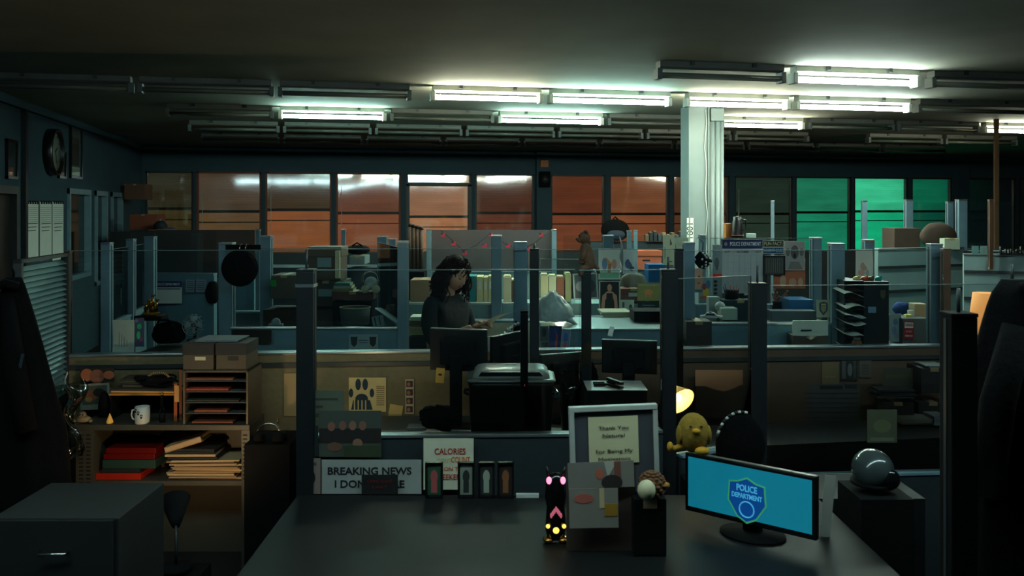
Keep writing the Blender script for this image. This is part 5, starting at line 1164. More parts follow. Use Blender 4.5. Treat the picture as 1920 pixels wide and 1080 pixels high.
for i, (a, b, lt) in enumerate(((343, 400, M_cream), (405, 461, None))):
    c_ = carton('card_file_box', ['dark card file box with a yellow label, left one on the letter sorter', 'dark card file box without a bright label, right one on the letter sorter'][i], a, b, 645, 695, 5.05, .24, C(80, 68, 52), lid=False, label_tag=None, dy=0)
    c_.location.z = ZSo
    w2 = m(b-a, 5.05); MB().box(-w2/2-.003, w2/2+.003, -.003, .243, .085, .15, .003).build('lid', C(50, 46, 40), c_)
    MB().box(-w2*.1, w2*.25, -.005, .0, .056, .076).build('paper_label', lt or C(56, 50, 42), c_)
paper_stack('loose_papers', 'loose rumpled sheets on top of the two card file boxes', 365, 445, 640, 644, 5.1, 2, C(110, 118, 116), .18, .02).location.z = ZSo+.152
# lower shelf contents
zs_ = zlo+.0005
bk = [(697-0, 173, 264, 882, 895, C(160, 38, 22, .3), 'red binder lying lowest on the lower shelf'), (0, 190, 262, 873, 881, C(28, 30, 28), 'thin black book between the red binder and the green one'), (0, 192, 291, 855, 872, C(40, 62, 52, .35), 'dark green binder in the pile on the lower shelf'),
      (0, 194, 290, 843, 854, M_red, 'red binder directly on top of the dark green one'), (0, 199, 292, 831, 842, M_red, 'uppermost red binder of the pile on the lower shelf')]
zc0 = zs_
for _, a, b, c, e, mt, lab in bk:
    h_ = m(e-c, 5.06); r = on('binder', lab, 'binder', (a+b)/2, zc0, 5.06, group='binder pile on the lower shelf'); w2 = m(b-a, 5.06)
    MB().box(-w2/2, w2/2, 0, .2, 0, h_*.96, .003).build('cover', mt, r); MB().box(-w2/2+.004, w2/2-.004, .01, .203, h_*.15, h_*.8).build('pages', M_cream, r); zc0 += h_
r = on('black_crate', 'black box standing behind the red binders', 'box', 252, zs_, 5.28); MB().box(-.15, .15, -.008, .02, 0, .25, .003).build('back', M_blackm, r); MB().box(-.15, .15, -.012, -.008, .22, .25).build('rim', M_black, r)
paper_stack('magazine_pile', 'thick slumping pile of cream papers on the lower shelf', 318, 444, 866, 902, 5.06, 12, [C(160, 132, 98), C(140, 116, 84), C(176, 150, 112)], .2, .03).location.z = zs_
paper_stack('dark_folder_pile', 'dark folders lying on the cream paper pile', 310, 404, 843, 863, 5.07, 4, [C(36, 36, 34), C(170, 140, 104), C(30, 28, 26)], .18, .012).location.z = zs_+m(37, 5.06)
b_ = book('cream booklet slanting on top of the paper pile', 309, 380, 839, 850, 5.08, C(176, 144, 106), .16, tilt=-.30, name='booklet', cat='booklet'); b_.location.z = zs_+.175
# coat on stand at the far left, plus panel and low grey cabinet
def coat(name, label, px, pyt, d, hgt, rx, ry, slope, mt, seed, rz=RZC, ztop=None):
    p = L(px, pyt, d); z0 = p.z-hgt; r = T(name, label, 'coat', (p.x, p.y, z0), rz)
    q = MB(); NU, NV = 56, 28
    def f(u, v):
        a = u*2*math.pi; t = 1-v; sh = min(1, (t*3.2))**.55 if slope < 0 else min(1, t*1.7)**.85
        R1 = (rx*(.16+.84*sh))*(1+.15*t) if slope > 0 else rx*(.5+.5*sh)*(1+.1*t); R2 = (ry*(.25+.75*sh))
        k = 1+.09*math.sin(a*7+seed+2*t)*t+.05*math.sin(a*13+seed*2)*t+.05*noise.noise(Vector((math.cos(a), math.sin(a), t*3+seed)))
        return Vector((math.cos(a)*R1*k+slope*t*hgt*.5, math.sin(a)*R2*k, hgt*v))
    rings = [[q.bm.verts.new(f(k/NU, v/NV)) for k in range(NU)] for v in range(NV+1)]
    for v in range(NV):
        for k in range(NU): q._f([rings[v][k], rings[v][(k+1) % NU], rings[v+1][(k+1) % NU], rings[v+1][k]], True)
    q._f(rings[-1]); q.build('cloth', mt, r)
    return r, f
ct, f_ = coat('hanging_coat', 'long black coat hanging in front of the slatted panel at far left', 26, 520, 4.45, 1.28, .23, .10, .03, M_cloth, 2)
for s, x in ((1, .0),):
    MB().tube([(x, -.05, 1.18), (x+.06, -.1, .85), (x+.12, -.11, .55)], [.03, .05, .05], 14).build('sleeve', M_cloth, ct)
MB().box(.12, .135, -.13, -.126, .86, .93, M=Matrix.Rotation(.2, 4, 'Y') @ Matrix.Translation((-.2, 0, 0))).build('zip_pull', M_chrome, ct)
MB().tube([(-.05, -.05, 1.24), (0, -.08, 1.26), (.05, -.05, 1.24)], .02, 8).build('collar', M_cloth, ct)
r = T('coat_stand', 'black stand holding up the long coat at far left', 'coat stand', LZ(26, 4.45, 0), 0)
zc1 = zz(520, 4.45)-.01
MB().lathe([(0, 0), (.17, 0), (.17, .015), (.03, .03), (0, .03)], seg=24).build('base', M_blackm, r); MB().tube([(0, 0, .02), (0, 0, zc1-.1)], .012, 8).build('pole', M_blackm, r)
MB().tube([(0, 0, zc1-.12), (.0, 0, zc1+.035), (.0, -.02, zc1+.05)], .006, 6).build('hook', M_blackm, r)
ct, f_ = coat('draped_jacket', 'big black jacket draped over the posts at the right edge', 1928, 524, 3.1, 1.25, .185, .13, -.04, M_cloth, 5)
MB().tube([(-.09, -.1, 1.1), (-.17, -.12, .85), (-.2, -.12, .55)], [.05, .055, .05], 14).build('sleeve', M_cloth, ct)
MB().tube([(-.06, -.06, 1.22), (0, -.09, 1.245), (.06, -.06, 1.22)], .022, 8).build('collar', M_cloth, ct)
r = on('filing_cabinet', 'low grey filing cabinet cut by the lower left corner', 'cabinet', 105, 0, 3.2); zt2 = zz(905, 3.62)
MB().box(-.23, .22, 0, .42, 0, zt2, .004).build('body', C(22, 25, 25, .7), r)
for k in range(3):
    dr = MB().box(-.215, .205, -.012, .0, .04+k*.3, .31+k*.3, .003).build('drawer', C(26, 29, 29, .7), r); MB().tube([(-.05, -.012, .2+k*.3), (-.045, -.035, .2+k*.3), (.045, -.035, .2+k*.3), (.05, -.012, .2+k*.3)], .005, 6).build('handle', M_chrome, dr)
# clear plastic sleeves / wires left, between coat and cabinet
r = root_at('plastic_wrap', 'crumpled clear plastic wrap hanging between the black coat and the cabinet', 'plastic wrap', 120, 870, 4.95)
MB().sheet(lambda u, v: (-.07+.16*u+.03*math.sin(v*9), .03*math.sin(u*9+v*6)+.02*noise.noise(Vector((u*5, v*7, 0))), .42*v+.04*u), 18, 24, .002).build('film', glass_mat('crumpled_film', (200, 210, 205), .08, 2.5), r)
MB().tube([(0, .02, .40), (.0, .01, .46), (.02, .0, .5)], .004, 5).build('tie', M_white, r)
# cups/lamp right of cabinet: a chrome arc desk lamp and added warm lamps
zd = .80
M_desk = mat('dark_green_laminate', (50, 56, 54), .45)
box_stack_surface('work_desk', 'long dark desk behind the near partition with bin, monitors and boxes', LZ(592, 4.5, 0), LZ(1236, 4.5, 0), zd, .80, mt=M_desk)
r = on('arched_tap_lamp', 'small black lamp with a chrome arched neck right of the shelf cabinet', 'lamp', 507, .76, 4.9)
MB().tube([(.06*math.cos(a*math.pi/10)-.01, 0, .04+.05*math.sin(a*math.pi/10)) for a in range(11)], .005, 8).build('neck', M_chrome, r)
MB().lathe([(0, 0), (.03, 0), (.03, .03), (.015, .045), (0, .045)], (-.06, 0, 0), 20).build('head', M_blackm, r)
MB().lathe([(0, 0), (.04, 0), (.035, .04), (0, .05)], (.05, 0, 0), 20).build('base', M_blackm, r); MB().tube([(.04, 0, .09), (.04, 0, .125)], .004, 6).build('knob', M_brass, r)
run('dark_drawer_unit', 'dark drawer unit between the shelf cabinet and the thick black post', LZ(474, 5.02, 0), LZ(556, 5.02, 0), 0, .76, .32, M_blackm, cat='cabinet', cap=False)
# lamps added for the warm light on cabinet and tan panel (shades away from camera)
desk_lamp('small black desk lamp shining on the shelf cabinet, low at left', LZ(330, 4.3, .30), .22, math.radians(100), 4.2, (1, .66, .32), tilt=48, shade_r=.07)
run('low_table', 'low dark table in front of the shelf cabinet carrying a small lamp', LZ(280, 4.3, 0), LZ(380, 4.3, 0), 0, .2985, .24, M_blackm, cat='table', cap=False)
desk_lamp('black desk lamp hidden behind the near posters, lighting the tan panel', LZ(650, 4.62, zd), .06, math.radians(82), 1.7, (1, .8, .46), tilt=66, shade_r=.045, on=.2)
# ============================================================ ON THE TAN PANEL
paw = poster('paw_poster', 'yellowed poster with a large dark paw print on the tan panel', 'poster', 654, 724, 708, 772, dM(690)-.045, C(186, 160, 106),
       [('e', .25, .80, .075, .17, C(30, 48, 60)), ('e', .44, .80, .075, .17, C(30, 48, 60)), ('e', .06, .55, .06, .13, C(30, 48, 60)), ('e', .62, .55, .06, .13, C(30, 48, 60)), ('e', .345, .38, .17, .15, C(30, 48, 60)), ('p', [(.06, .06), (.12, .34), (.57, .34), (.64, .06)], C(30, 48, 60))] +
       [('r', .14+.1*k, .02, .17+.1*k, .34, C(187, 160, 106)) for k in range(4)] + [('r', .74, .2+.06*k, .95, .215+.06*k, C(120, 104, 76)) for k in range(10)])
poster('yellow_note', 'plain yellow note under the right side of the paw poster', 'note', 727, 752, 759, 786, dM(740)-.045, C(176, 146, 84), tilt=.16)
poster('photo_strip', 'vertical strip of four small photos on the tan panel', 'photo', 760, 776, 711, 776, dM(768)-.045, C(170, 150, 116), [('r', .12, .04+.245*k, .88, .22+.245*k, C(60, 40, 38)) for k in range(4)] + [('e', .4, .12+.245*k, .2, .06, C(150, 90, 70)) for k in range(4)])
poster('yellow_tag', 'yellow sticky tag on the lower edge of the large black monitor', 'note', 816, 832, 690, 718, 5.02, C(200, 150, 70), [('r', .3, .5, .7, .62, M_ink)], tilt=.08)
poster('small_label', 'brown paper strip at the left end of the tan panel', 'paper', 532, 555, 700, 780, dM(545)-.045, C(140, 118, 80))
# ============================================================ DESK CLUTTER (centre)
Z = zd+.0005
monitor('monitor', 'large black monitor seen from behind, in front of the woman', 808, 912, 622, 695, 5.05, RZC-math.radians(14), zd, wh=(.33, .235))
monitor('monitor', 'black monitor turned nearly edge on, right of the large one', 930, 975, 635, 690, 5.2, RZC+math.radians(58), zd, wh=(.34, .2))
monitor('monitor', 'black tilted monitor back right of centre, with a white band at its corner', 1128, 1232, 640, 700, 5.12, RZC-math.radians(12), zd, wh=(.31, .19))
monitor('monitor', 'third black monitor low behind the lidded bin', 1026, 1086, 662, 720, 5.22, RZC+math.radians(26), zd, wh=(.3, .18))
poster('white_tab', 'white tab sticking up at the corner of the right black monitor', 'paper', 1139, 1148, 612, 630, 5.0, M_white, tilt=.25)
carton('lit_box', 'thin pale edged box leaning behind the large black monitor', 905, 930, 632, 660, 5.33, .03, C(100, 110, 104))
r = root_at('tinsel_bundle', 'bunch of crumpled silvery foil right of the woman\'s hands', 'foil', 945, 645, 5.36)
q = MB()
rr = random.Random(8)
for k in range(26):
    p0 = Vector((-.04+.0045*k+rr.uniform(-.01, .01), rr.uniform(-.02, .02), .02+.004*k)); q.ball(p0, rr.uniform(.006, .013), 6, 4)
q.build('foil', M_alu, r); MB().tube([(-.05, 0, 0), (.07, 0, .11)], .006, 6).build('stalk', M_ink, r)
lump('camera_bag', 'black bag behind the foil left of the wide blue grey post', 'bag', 958, 984, 612, 735, 5.38, M_cloth, .5, 12, .15)
for i, (px, a, d_) in enumerate(((1046, .5, 5.12), (1052, .42, 5.1), (1058, .46, 5.08))):
    r = on('metal_rail', ['first bright metal rail lying among the black clutter', 'second bright metal rail lying among the black clutter', 'third bright metal rail lying among the black clutter'][i], 'rail', px-25, Z+.20-.02*i, d_); r.rotation_euler[1] = .45
    MB().box(-.13, .13, 0, .012, 0, .008).box(-.13, .13, 0, .002, 0, .014).build('rail_body', M_alu, r)
    MB().box(-.01, .01, .002, .012, -.17, 0).build('prop', M_blackm, r)
lump('clutter_bag', 'black crumpled cloth heap behind the lidded bin', 'cloth', 1062, 1122, 680, 745, 5.28, M_cloth, .25, 21, .3)
lump('cable_heap', 'dark heap of cables and papers left of the lidded bin', 'cables', 785, 860, 764, 806, 4.88, M_blackm, .4, 14, .35)
paper_stack('papers', 'flat white papers on the desk left of the lidded bin', 845, 885, 795, 806, 4.72, 2, C(160, 166, 160), .12, .01).location.z = Z
paper_stack('papers', 'grey sheet lying at the back of the desk beside the cable heap', 765, 800, 788, 792, 4.95, 2, C(120, 130, 126), .1, .01).location.z = Z
# the black lidded bin (shredder / printer)
r = on('lidded_bin', 'big black machine with a silver rimmed lid in the middle of the desk', 'printer', 958, Z, 4.62, ); r.rotation_euler[2] = RZC
wb, wt = m(150, 4.62)/2, m(164, 4.62)/2; hb = zz(712, 4.62)-Z
q = MB(); NB = 4
def rrect(w2, d2, rr_, z, yc):
    P = []
    for cx, cy_, a0 in ((w2-rr_, d2-rr_, 0), (-w2+rr_, d2-rr_, 90), (-w2+rr_, -d2+rr_, 180), (w2-rr_, -d2+rr_, 270)):
        for k in range(5):
            a = math.radians(a0+22.5*k); P.append((cx+rr_*math.cos(a), yc+cy_+rr_*math.sin(a), z))
    return P
def loft(q, loops):
    vs_ = [[q.bm.verts.new(p) for p in l] for l in loops]
    for i in range(len(vs_)-1):
        n = len(vs_[i])
        for k in range(n): q._f([vs_[i][k], vs_[i][(k+1) % n], vs_[i+1][(k+1) % n], vs_[i+1][k]], True)
    q._f(vs_[0][::-1]); q._f(vs_[-1]); return q
loft(q, [rrect(wb-.02, .12, .03, 0, .14), rrect(wb, .13, .03, .01, .14), rrect(wt-.005, .14, .035, hb-.04, .14), rrect(wt, .145, .035, hb-.015, .14)]); q.build('body', M_black, r)
loft(MB(), [rrect(wt+.006, .15, .035, hb-.015, .14), rrect(wt+.006, .15, .035, hb-.005, .14), rrect(wt-.01, .135, .03, hb+.0, .145), rrect(wt-.02, .125, .03, hb-.004, .145)]).build('rim', mat('silver_rim', (170, 176, 168), .3, .3), r)
lid = loft(MB(), [rrect(wt-.022, .12, .03, hb-.003, .15), rrect(wt-.03, .11, .03, hb+.022, .165), rrect(wt-.045, .085, .03, hb+.036, .19), rrect(wt-.06, .06, .03, hb+.04, .205)]).build('lid', mat('pale_glossy_lid', (206, 208, 196), .28), r)
MB().prism([(-wt+.05, hb+.002), (wt-.05, hb+.002), (wt-.075, hb+.03), (-wt+.07, hb+.03)], .012, .06, M=Matrix.Translation((0, .03, 0))).build('lid_window', M_black, r)
MB().box(-.03, .03, .2, .215, hb+.038, hb+.044, .002).build('latch', M_white, lid)
for s in (-1, 1): MB().tube([(s*(wt), .08, hb-.09), (s*(wt+.018), .10, hb-.085), (s*(wt+.018), .18, hb-.085), (s*wt, .2, hb-.09)], .008, 8).build('handle', M_chrome if s > 0 else M_black, r)
# white topped box with stapler
r = on('white_topped_box', 'dark box with a bright white top, right of the lidded bin', 'box', 1158, Z, 4.64, ); r.rotation_euler[2] = RZC
w2 = m(112, 4.64)/2; hh = zz(733, 4.64)-Z
MB().box(-w2, w2, 0, .26, 0, hh, .003).build('body', C(34, 44, 46, .5), r); MB().box(-w2-.002, w2+.002, -.002, .262, hh, hh+.004).build('top_sheet', mat('bright_white_card', (235, 240, 235), .35), r)
r2 = on('stapler', 'black and chrome stapler lying on the white topped box', 'stapler', 1152, Z+hh+.0045, 4.74); r2.rotation_euler[2] = RZC-1.0
MB().box(-.065, .06, -.014, .014, 0, .008, .002).build('base', M_black, r2); MB().box(-.06, .065, -.012, .012, .02, .036, .006, M=Matrix.Rotation(.06, 4, 'Y')).build('arm', M_black, r2); MB().box(-.055, .062, -.009, .009, .012, .02).build('magazine', M_chrome, r2)
r3 = on('black_pouch', 'flat black pouch on the left part of the white topped box', 'pouch', 1124, Z+hh+.0045, 4.76); r3.rotation_euler[2] = RZC; MB().box(-.03, .03, -.02, .05, 0, .012, .004).build('pouch', M_cloth, r3); MB().box(-.03, .03, -.021, -.019, .004, .008).build('zip', M_grey, r3)
# glass
r = on('drinking_glass', 'dark tinted drinking glass behind the white topped box', 'glass', 1070, Z, 4.9); rg = m(21, 4.95); hg = zz(694, 4.95)-Z
MB().lathe([(0, 0), (rg*.85, 0), (rg, hg), (rg-.003, hg), (rg*.82, .006), (0, .006)], seg=28).build('glass', glass_mat('tinted_glass', (120, 130, 130), .02, 1.8), r)
MB().lathe([(0, .008), (rg*.8, .008), (rg*.9, hg*.55), (0, hg*.55)], seg=24).build('liquid', mat('dark_liquid', (20, 20, 18), .1), r)
# warm desk lamp right
r = on('desk_lamp', 'glowing yellow desk lamp shade partly behind the thick black post', 'lamp', 1262, .80, 4.68); r.rotation_euler[2] = RZC
zl = zz(737, 4.68)-.80
Rl = Matrix.Translation((.0, .0, zl+.02)) @ Matrix.Rotation(math.radians(62), 4, 'Z') @ Matrix.Rotation(math.radians(108), 4, 'Y')
MB().lathe([(.02, -.05), (.035, -.01), (.078, .075), (.075, .075), (.032, -.008), (.017, -.045)], seg=32, M=Matrix.Translation((0, 0, zl+.005)) @ Matrix.Rotation(math.radians(-62), 4, 'Z') @ Matrix.Rotation(math.radians(118), 4, 'Y')).build('lamp_shade', mat('warm_glowing_shade', (236, 206, 130), .5, emit=.5, ecol=(240, 196, 100), var=0), r)
bp_ = (Matrix.Rotation(math.radians(-62), 4, 'Z') @ Matrix.Rotation(math.radians(118), 4, 'Y')) @ Vector((0, 0, .04)); bp_.z += zl+.005
MB().ball(bp_, .022, 12, 8).build('bulb', mat('hot_bulb', (255, 232, 180), .4, emit=4, var=0), r)
MB().tube([(-.04, .02, .02), (-.08, .03, zl*.6), (-.02, .02, zl+.03)], .006, 8).build('arm', M_blackm, r); MB().lathe([(0, 0), (.06, 0), (.06, .015), (0, .022)], (-.04, .02, 0), 20).build('base', M_blackm, r)
b2 = (Matrix.Rotation(math.radians(-62), 4, 'Z') @ Matrix.Rotation(math.radians(118), 4, 'Y')) @ Vector((0, 0, .085)); b2.z += zl+.005
lp = lamp_point('lamp_light', b2, .7, (1, .82, .5), .03); lp.parent = r
run('lamp_stand', 'narrow dark stand carrying the glowing yellow desk lamp', LZ(1236, 4.7, 0), LZ(1300, 4.7, 0), 0, .7985, .16, M_blackm, cat='stand', cap=False)
# ============================================================ POSTERS ON NEAR PARTITION (front face)
dp = 4.27
poster('breaking_news_sign', 'white sign reading BREAKING NEWS I DON\'T CARE on the near partition', 'sign', 603, 790, 862, 926, dp, C(136, 140, 134), [],
       [('BREAKING NEWS', .48, .66, .30, M_ink, .84, .025), ("I DON'T CARE", .48, .28, .30, M_ink, .7, .025)])
poster('calories_sign', 'cream sign with brush lettering CALORIES DON\'T COUNT in red and orange', 'sign', 794, 888, 822, 918, dp, C(186, 184, 160), [],
       [('CALORIES', .53, .74, .17, M_redink, .62, .015), ("DON'T", .42, .56, .14, C(180, 160, 110), .3, .005), ('COUNT', .74, .58, .15, M_orink, .38, .02), ('ON THE', .62, .40, .11, M_orink, .42, .01), ('WEEKEND', .55, .24, .15, M_redink, .6, .015)])
poster('team_photo', 'faded photo of a row of people in dark shirts on the near glass', 'photo', 598, 715, 770, 857, 4.285, C(56, 62, 54), [('r', 0, .3, 1, .62, C(30, 26, 24)), ('e', .2, .66, .06, .1, C(120, 80, 64)), ('e', .38, .68, .06, .1, C(110, 74, 60)), ('e', .54, .68, .06, .1, C(120, 84, 66)), ('e', .7, .68, .06, .1, C(110, 76, 60)), ('e', .25, .22, .12, .1, C(90, 62, 46)), ('e', .62, .3, .08, .1, C(120, 84, 66)), ('r', .4, .0, 1, .25, C(48, 60, 36))])
poster('thin_note', 'translucent handwritten note above the team photo on the near glass', 'note', 567, 645, 732, 798, 4.29, C(74, 80, 66), [('r', .12, .72, .85, .78, C(54, 58, 50)), ('r', .3, .5, .5, .57, C(54, 58, 50)), ('r', .15, .24, .85, .34, C(54, 58, 50))])
poster('blind_strip', 'dark ribbed strip poster beside the thick black post', 'poster', 560, 597, 798, 856, 4.285, C(30, 40, 42), [('r', .1+.12*k, 0, .14+.12*k, 1, C(50, 60, 60)) for k in range(7)])
poster('portrait_card', 'pinkish card with a small portrait left of the breaking news sign', 'card', 563, 601, 859, 926, dp-.01, C(112, 96, 88), [('e', .5, .45, .25, .2, C(30, 22, 22)), ('e', .5, .45, .13, .13, C(150, 110, 84)), ('r', .2, .8, .8, .88, C(70, 62, 60))])
poster('black_card', 'black card with dim red lettering overlapping the breaking news sign', 'card', 678, 746, 890, 927, dp-.03, C(16, 16, 17), [], [('CRIME SCENE', .5, .66, .2, C(90, 26, 24), .7, .01), ('UNIT', .5, .36, .2, C(90, 26, 24), .4, .01)])
# foreground desk
zf = .74
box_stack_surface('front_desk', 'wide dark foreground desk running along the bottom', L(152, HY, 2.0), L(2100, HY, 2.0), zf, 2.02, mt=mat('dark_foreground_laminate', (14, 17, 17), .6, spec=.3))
Zf = zf+.0006
for i, (a, b, mt1, mt2, lab) in enumerate(((797, 831, C(30, 70, 50), C(150, 70, 70), 'small dark framed picture of a green haired figure'), (858, 890, C(120, 126, 112), C(40, 44, 40), 'small framed picture of a pale upright figure'),
                                     (896, 928, C(40, 44, 42), C(140, 146, 130), 'small framed picture of a white animal'), (932, 964, C(40, 26, 20), C(120, 74, 44), 'small framed picture of a dim orange figure'))):
    d_ = 3.98; y1 = HY+(EYE-Zf)*F/d_
    r = poster('small_framed_picture', lab, 'picture', a+3, b-3, 869, y1-3, d_, C(18, 18, 18), [('r', .06, .04, .94, .96, mt1), ('e', .5, .6, .25, .2, mt2), ('r', .3, .1, .7, .45, mt2)], frame=(M_bf, .006))
r = on('ruler', 'short white strip lying on the desk edge right of the small framed pictures', 'ruler', 989, Zf, 3.97); MB().box(-.05, .05, 0, .02, 0, .018, .002).build('strip', M_white, r)
for k in range(6): pass
# pink and gold robot toy
r = on('robot_figure', 'shiny robot figurine with pink glowing eyes and gold feet', 'figurine', 1042, Zf, 3.45); k_ = m(1, 3.45)
MB().lathe([(0, 0), (16*k_, 0), (20*k_, 20*k_), (17*k_, 60*k_), (21*k_, 80*k_), (19*k_, 110*k_), (10*k_, 122*k_), (0, 124*k_)], (0, 0, 6*k_), 28, 1, .75).build('body', mat('black_gloss', (18, 14, 16), .12), r)
M_pink = mat('pink_light', (255, 90, 130), .3, emit=2.2, ecol=(255, 130, 160), var=0); M_glow = mat('gold_light', (255, 210, 90), .3, emit=1.6, ecol=(255, 205, 90), var=0)
for s in (-1, 1):
    MB().ball((s*13*k_, -11*k_, 118*k_), 1, 14, 10, (5*k_, 4*k_, 7*k_)).build('eye', M_pink, r)
    MB().tube([(s*12*k_, 0, 120*k_), (s*17*k_, 0, 140*k_)], [4*k_, 1.5*k_], 8).build('antenna', M_black, r)
    MB().ball((s*15*k_, -12*k_, 33*k_), 4*k_, 12, 8).build('lamp', M_glow, r)
    MB().ball((s*14*k_, -3*k_, 6*k_), 1, 14, 8, (11*k_, 14*k_, 6*k_)).build('foot', M_brass, r)
q = MB()
for j in range(7): q.ball((-9*k_+3*j*k_, -15.5*k_, (66-4*abs(j-3))*k_), 1, 10, 8, (2.4*k_, 1.5*k_, 5*k_))
q.build('grille', mat('dim_pink_light', (220, 100, 130), .3, emit=.6, ecol=(200, 100, 120), var=0), r)
MB().ball((0, -14*k_, 26*k_), 6*k_, 14, 10).build('chest_lamp', M_glow, r)
# note board
r = on('note_board', 'white framed grey board with a typed thank you note', 'board', 1154, Zf, 3.5); w2 = m(162, 3.5)/2; hB = zz(760, 3.5)-Zf; r.rotation_euler[2] = RZC+.05; r.rotation_euler[1] = -.03
MB().box(-w2+.018, w2, 0, .012, .0, hB-.02).build('board', C(64, 66, 72), r)
fb = MB().box(-w2, -w2+.02, -.012, .02, 0, hB, .003).box(-w2, w2+.01, -.0121, .0201, hB-.02, hB, .003).box(w2-.008, w2+.01, -.01, .018, 0, hB-.02).build('frame', mat('pale_board_frame', (190, 194, 184), .5), r)
MB().box(-w2+.1, w2-.02, .02, .14, 0, .01).build('foot', M_grey, r)
nt = T('typed_note', 'cream note typed Thank You, pinned on the grey board', 'note', r.matrix_basis @ Vector((w2*.02, -.004, hB-m(108, 3.5))), r.rotation_euler[2]); nt.rotation_euler[1] = -.03
wN, hN = m(94, 3.5), m(88, 3.5); MB().sheet(lambda u, v: (-wN/2+wN*u, -.004*math.sin(u*3), hN*v), 8, 4, .001).build('sheet', C(200, 192, 152), nt)
for i, (tx, wd) in enumerate((('Thank You', .6), ('Natural', .44), ('', 0), ('For Being My', .74), ('Motivators', .64))):
    if tx: text_mesh('lettering', tx, .019, C(60, 54, 44), nt, (0, -.0055, hN*(.76-.165*i)), width=wN*wd, bold=.0)
# photos leaning below
a_ = poster('leaning_photo', 'upper pale photo with reddish shapes leaning below the note board', 'photo', 1066, 1190, 866, 915, 3.34, C(126, 120, 112), [('p', [(.55, 1), (.75, 1), (.6, .4)], C(176, 172, 160)), ('e', .48, .55, .06, .2, C(180, 96, 76)), ('r', .7, .2, .8, 1, C(120, 72, 60)), ('e', .66, .2, .16, .3, C(54, 46, 40))], tilt=-.04)
b2_ = poster('leaning_photo', 'lower pale photo with red strokes at the bottom of the note board', 'photo', 1068, 1160, 916, 990, 3.32, C(130, 122, 112), [('e', .3, .75, .2, .12, C(170, 90, 76)), ('r', .62, .5, .72, 1, C(190, 170, 130)), ('r', .72, .3, .98, .6, C(150, 110, 30))], tilt=-.02)
p_ = poster('photo_backing', 'brown card standing behind the two leaning pale photos', 'card', 1062, 1192, 872, HY+(EYE-Zf)*F/3.36, 3.36, C(70, 56, 46))
# pine cone ornament with white ball
r = on('pinecone_ornament', 'brown pine cone like ornament with a white ball face', 'ornament', 1216, Zf, 3.3)
kk = m(1, 3.3); cz = zz(912, 3.3)-Zf
q = MB()
for i in range(9):
    for j in range(10):
        ph = .3+i*.3; a = j*2*math.pi/10+(i % 2)*.3; n_ = Vector((math.sin(ph)*math.cos(a), math.sin(ph)*math.sin(a), math.cos(ph)))
        q.ball(Vector((8*kk, .02, cz))+n_*24*kk, 5*kk, 6, 4, (1, 1, .6))
q.ball((8*kk, .02, cz), 24*kk, 16, 10); q.build('scales', mat('pinecone_brown', (110, 70, 36), .6), r)
MB().ball((-6*kk, -.03, cz-2*kk), 1, 20, 14, (17*kk, 15*kk, 19*kk)).build('face', C(196, 186, 150, .5), r)
MB().ball((34*kk, .0, cz+2*kk), 6*kk, 12, 8).build('ear', mat('amber_plush', (170, 116, 50), .7), r)
bq = carton('dark_small_box', 'dark small box under the pine cone ornament', 1188, 1250, 936, 1000, 3.3, .1, M_blackm); bq.location.z = Zf; hq = cz-24*kk
for ch in bq.children: ch.scale.z = hq/m(64, 3.3)
# teal monitor
ZM_ = Zf+.05
wM, hM = .50, .30
cM = L(1404, HY, 3.5); rzM = RZC+math.radians(-40)
r, w_, h_, zb_ = monitor('monitor', 'glowing teal screen showing a police department badge', 1284, 1525, 850, 991, 3.5, rzM, Zf, back=False, screen=mat('teal_screen', (14, 90, 110), .25, emit=.8, ecol=(14, 112, 134), var=0), wh=(.54, zz(868, 3.5)-Zf-.05))
yoff = Zf+.05-(Zf+zb_)
for ch in r.children:
    if ch.name.split('.')[0] in ('casing', 'screen'):
        ch.location.z += yoff
sx_, sz_ = .0, zb_+h_+yoff-.13
bd = MB().use(mat('badge_green', (70, 170, 110), .4, emit=.5, ecol=(60, 160, 110), var=0))
def badge(s): return [(x*s, z*s) for x, z in ((-.075, .055), (-.04, .06), (0, .078), (.04, .06), (.075, .055), (.08, -.02), (.04, -.08), (0, -.1), (-.04, -.08), (-.08, -.02))]
bd.prism(badge(1.0), -.0205, -.018).use(mat('badge_blue', (10, 70, 140), .4, emit=.5, ecol=(10, 74, 150), var=0)).prism(badge(.92), -.0212, -.018)
o = bd.build('badge', None, r); o.location = (sx_, 0, sz_)
Mbl = mat('badge_light_letters', (80, 180, 220), .4, emit=.6, ecol=(70, 170, 210), var=0)
t1 = text_mesh('lettering', 'POLICE', .034, Mbl, r, (sx_, -.0216, sz_+.034), width=.085, bold=.03); t2 = text_mesh('lettering', 'DEPARTMENT', .026, Mbl, r, (sx_, -.0216, sz_+.004), width=.125, bold=.03)
MB().tube([(.03*math.cos(a*math.pi/12), -.0216, -.045+.03*math.sin(a*math.pi/12)) for a in range(25)], .003, 5, caps=False).build('emblem_ring', Mbl, r).location = (sx_, 0, sz_)
rp = poster('pale_side_card', 'pale upright strip to the right of the teal screen', 'card', 1536, 1556, 891, HY+(EYE-Zf)*F/3.5, 3.5, C(150, 150, 140), tilt=.1)
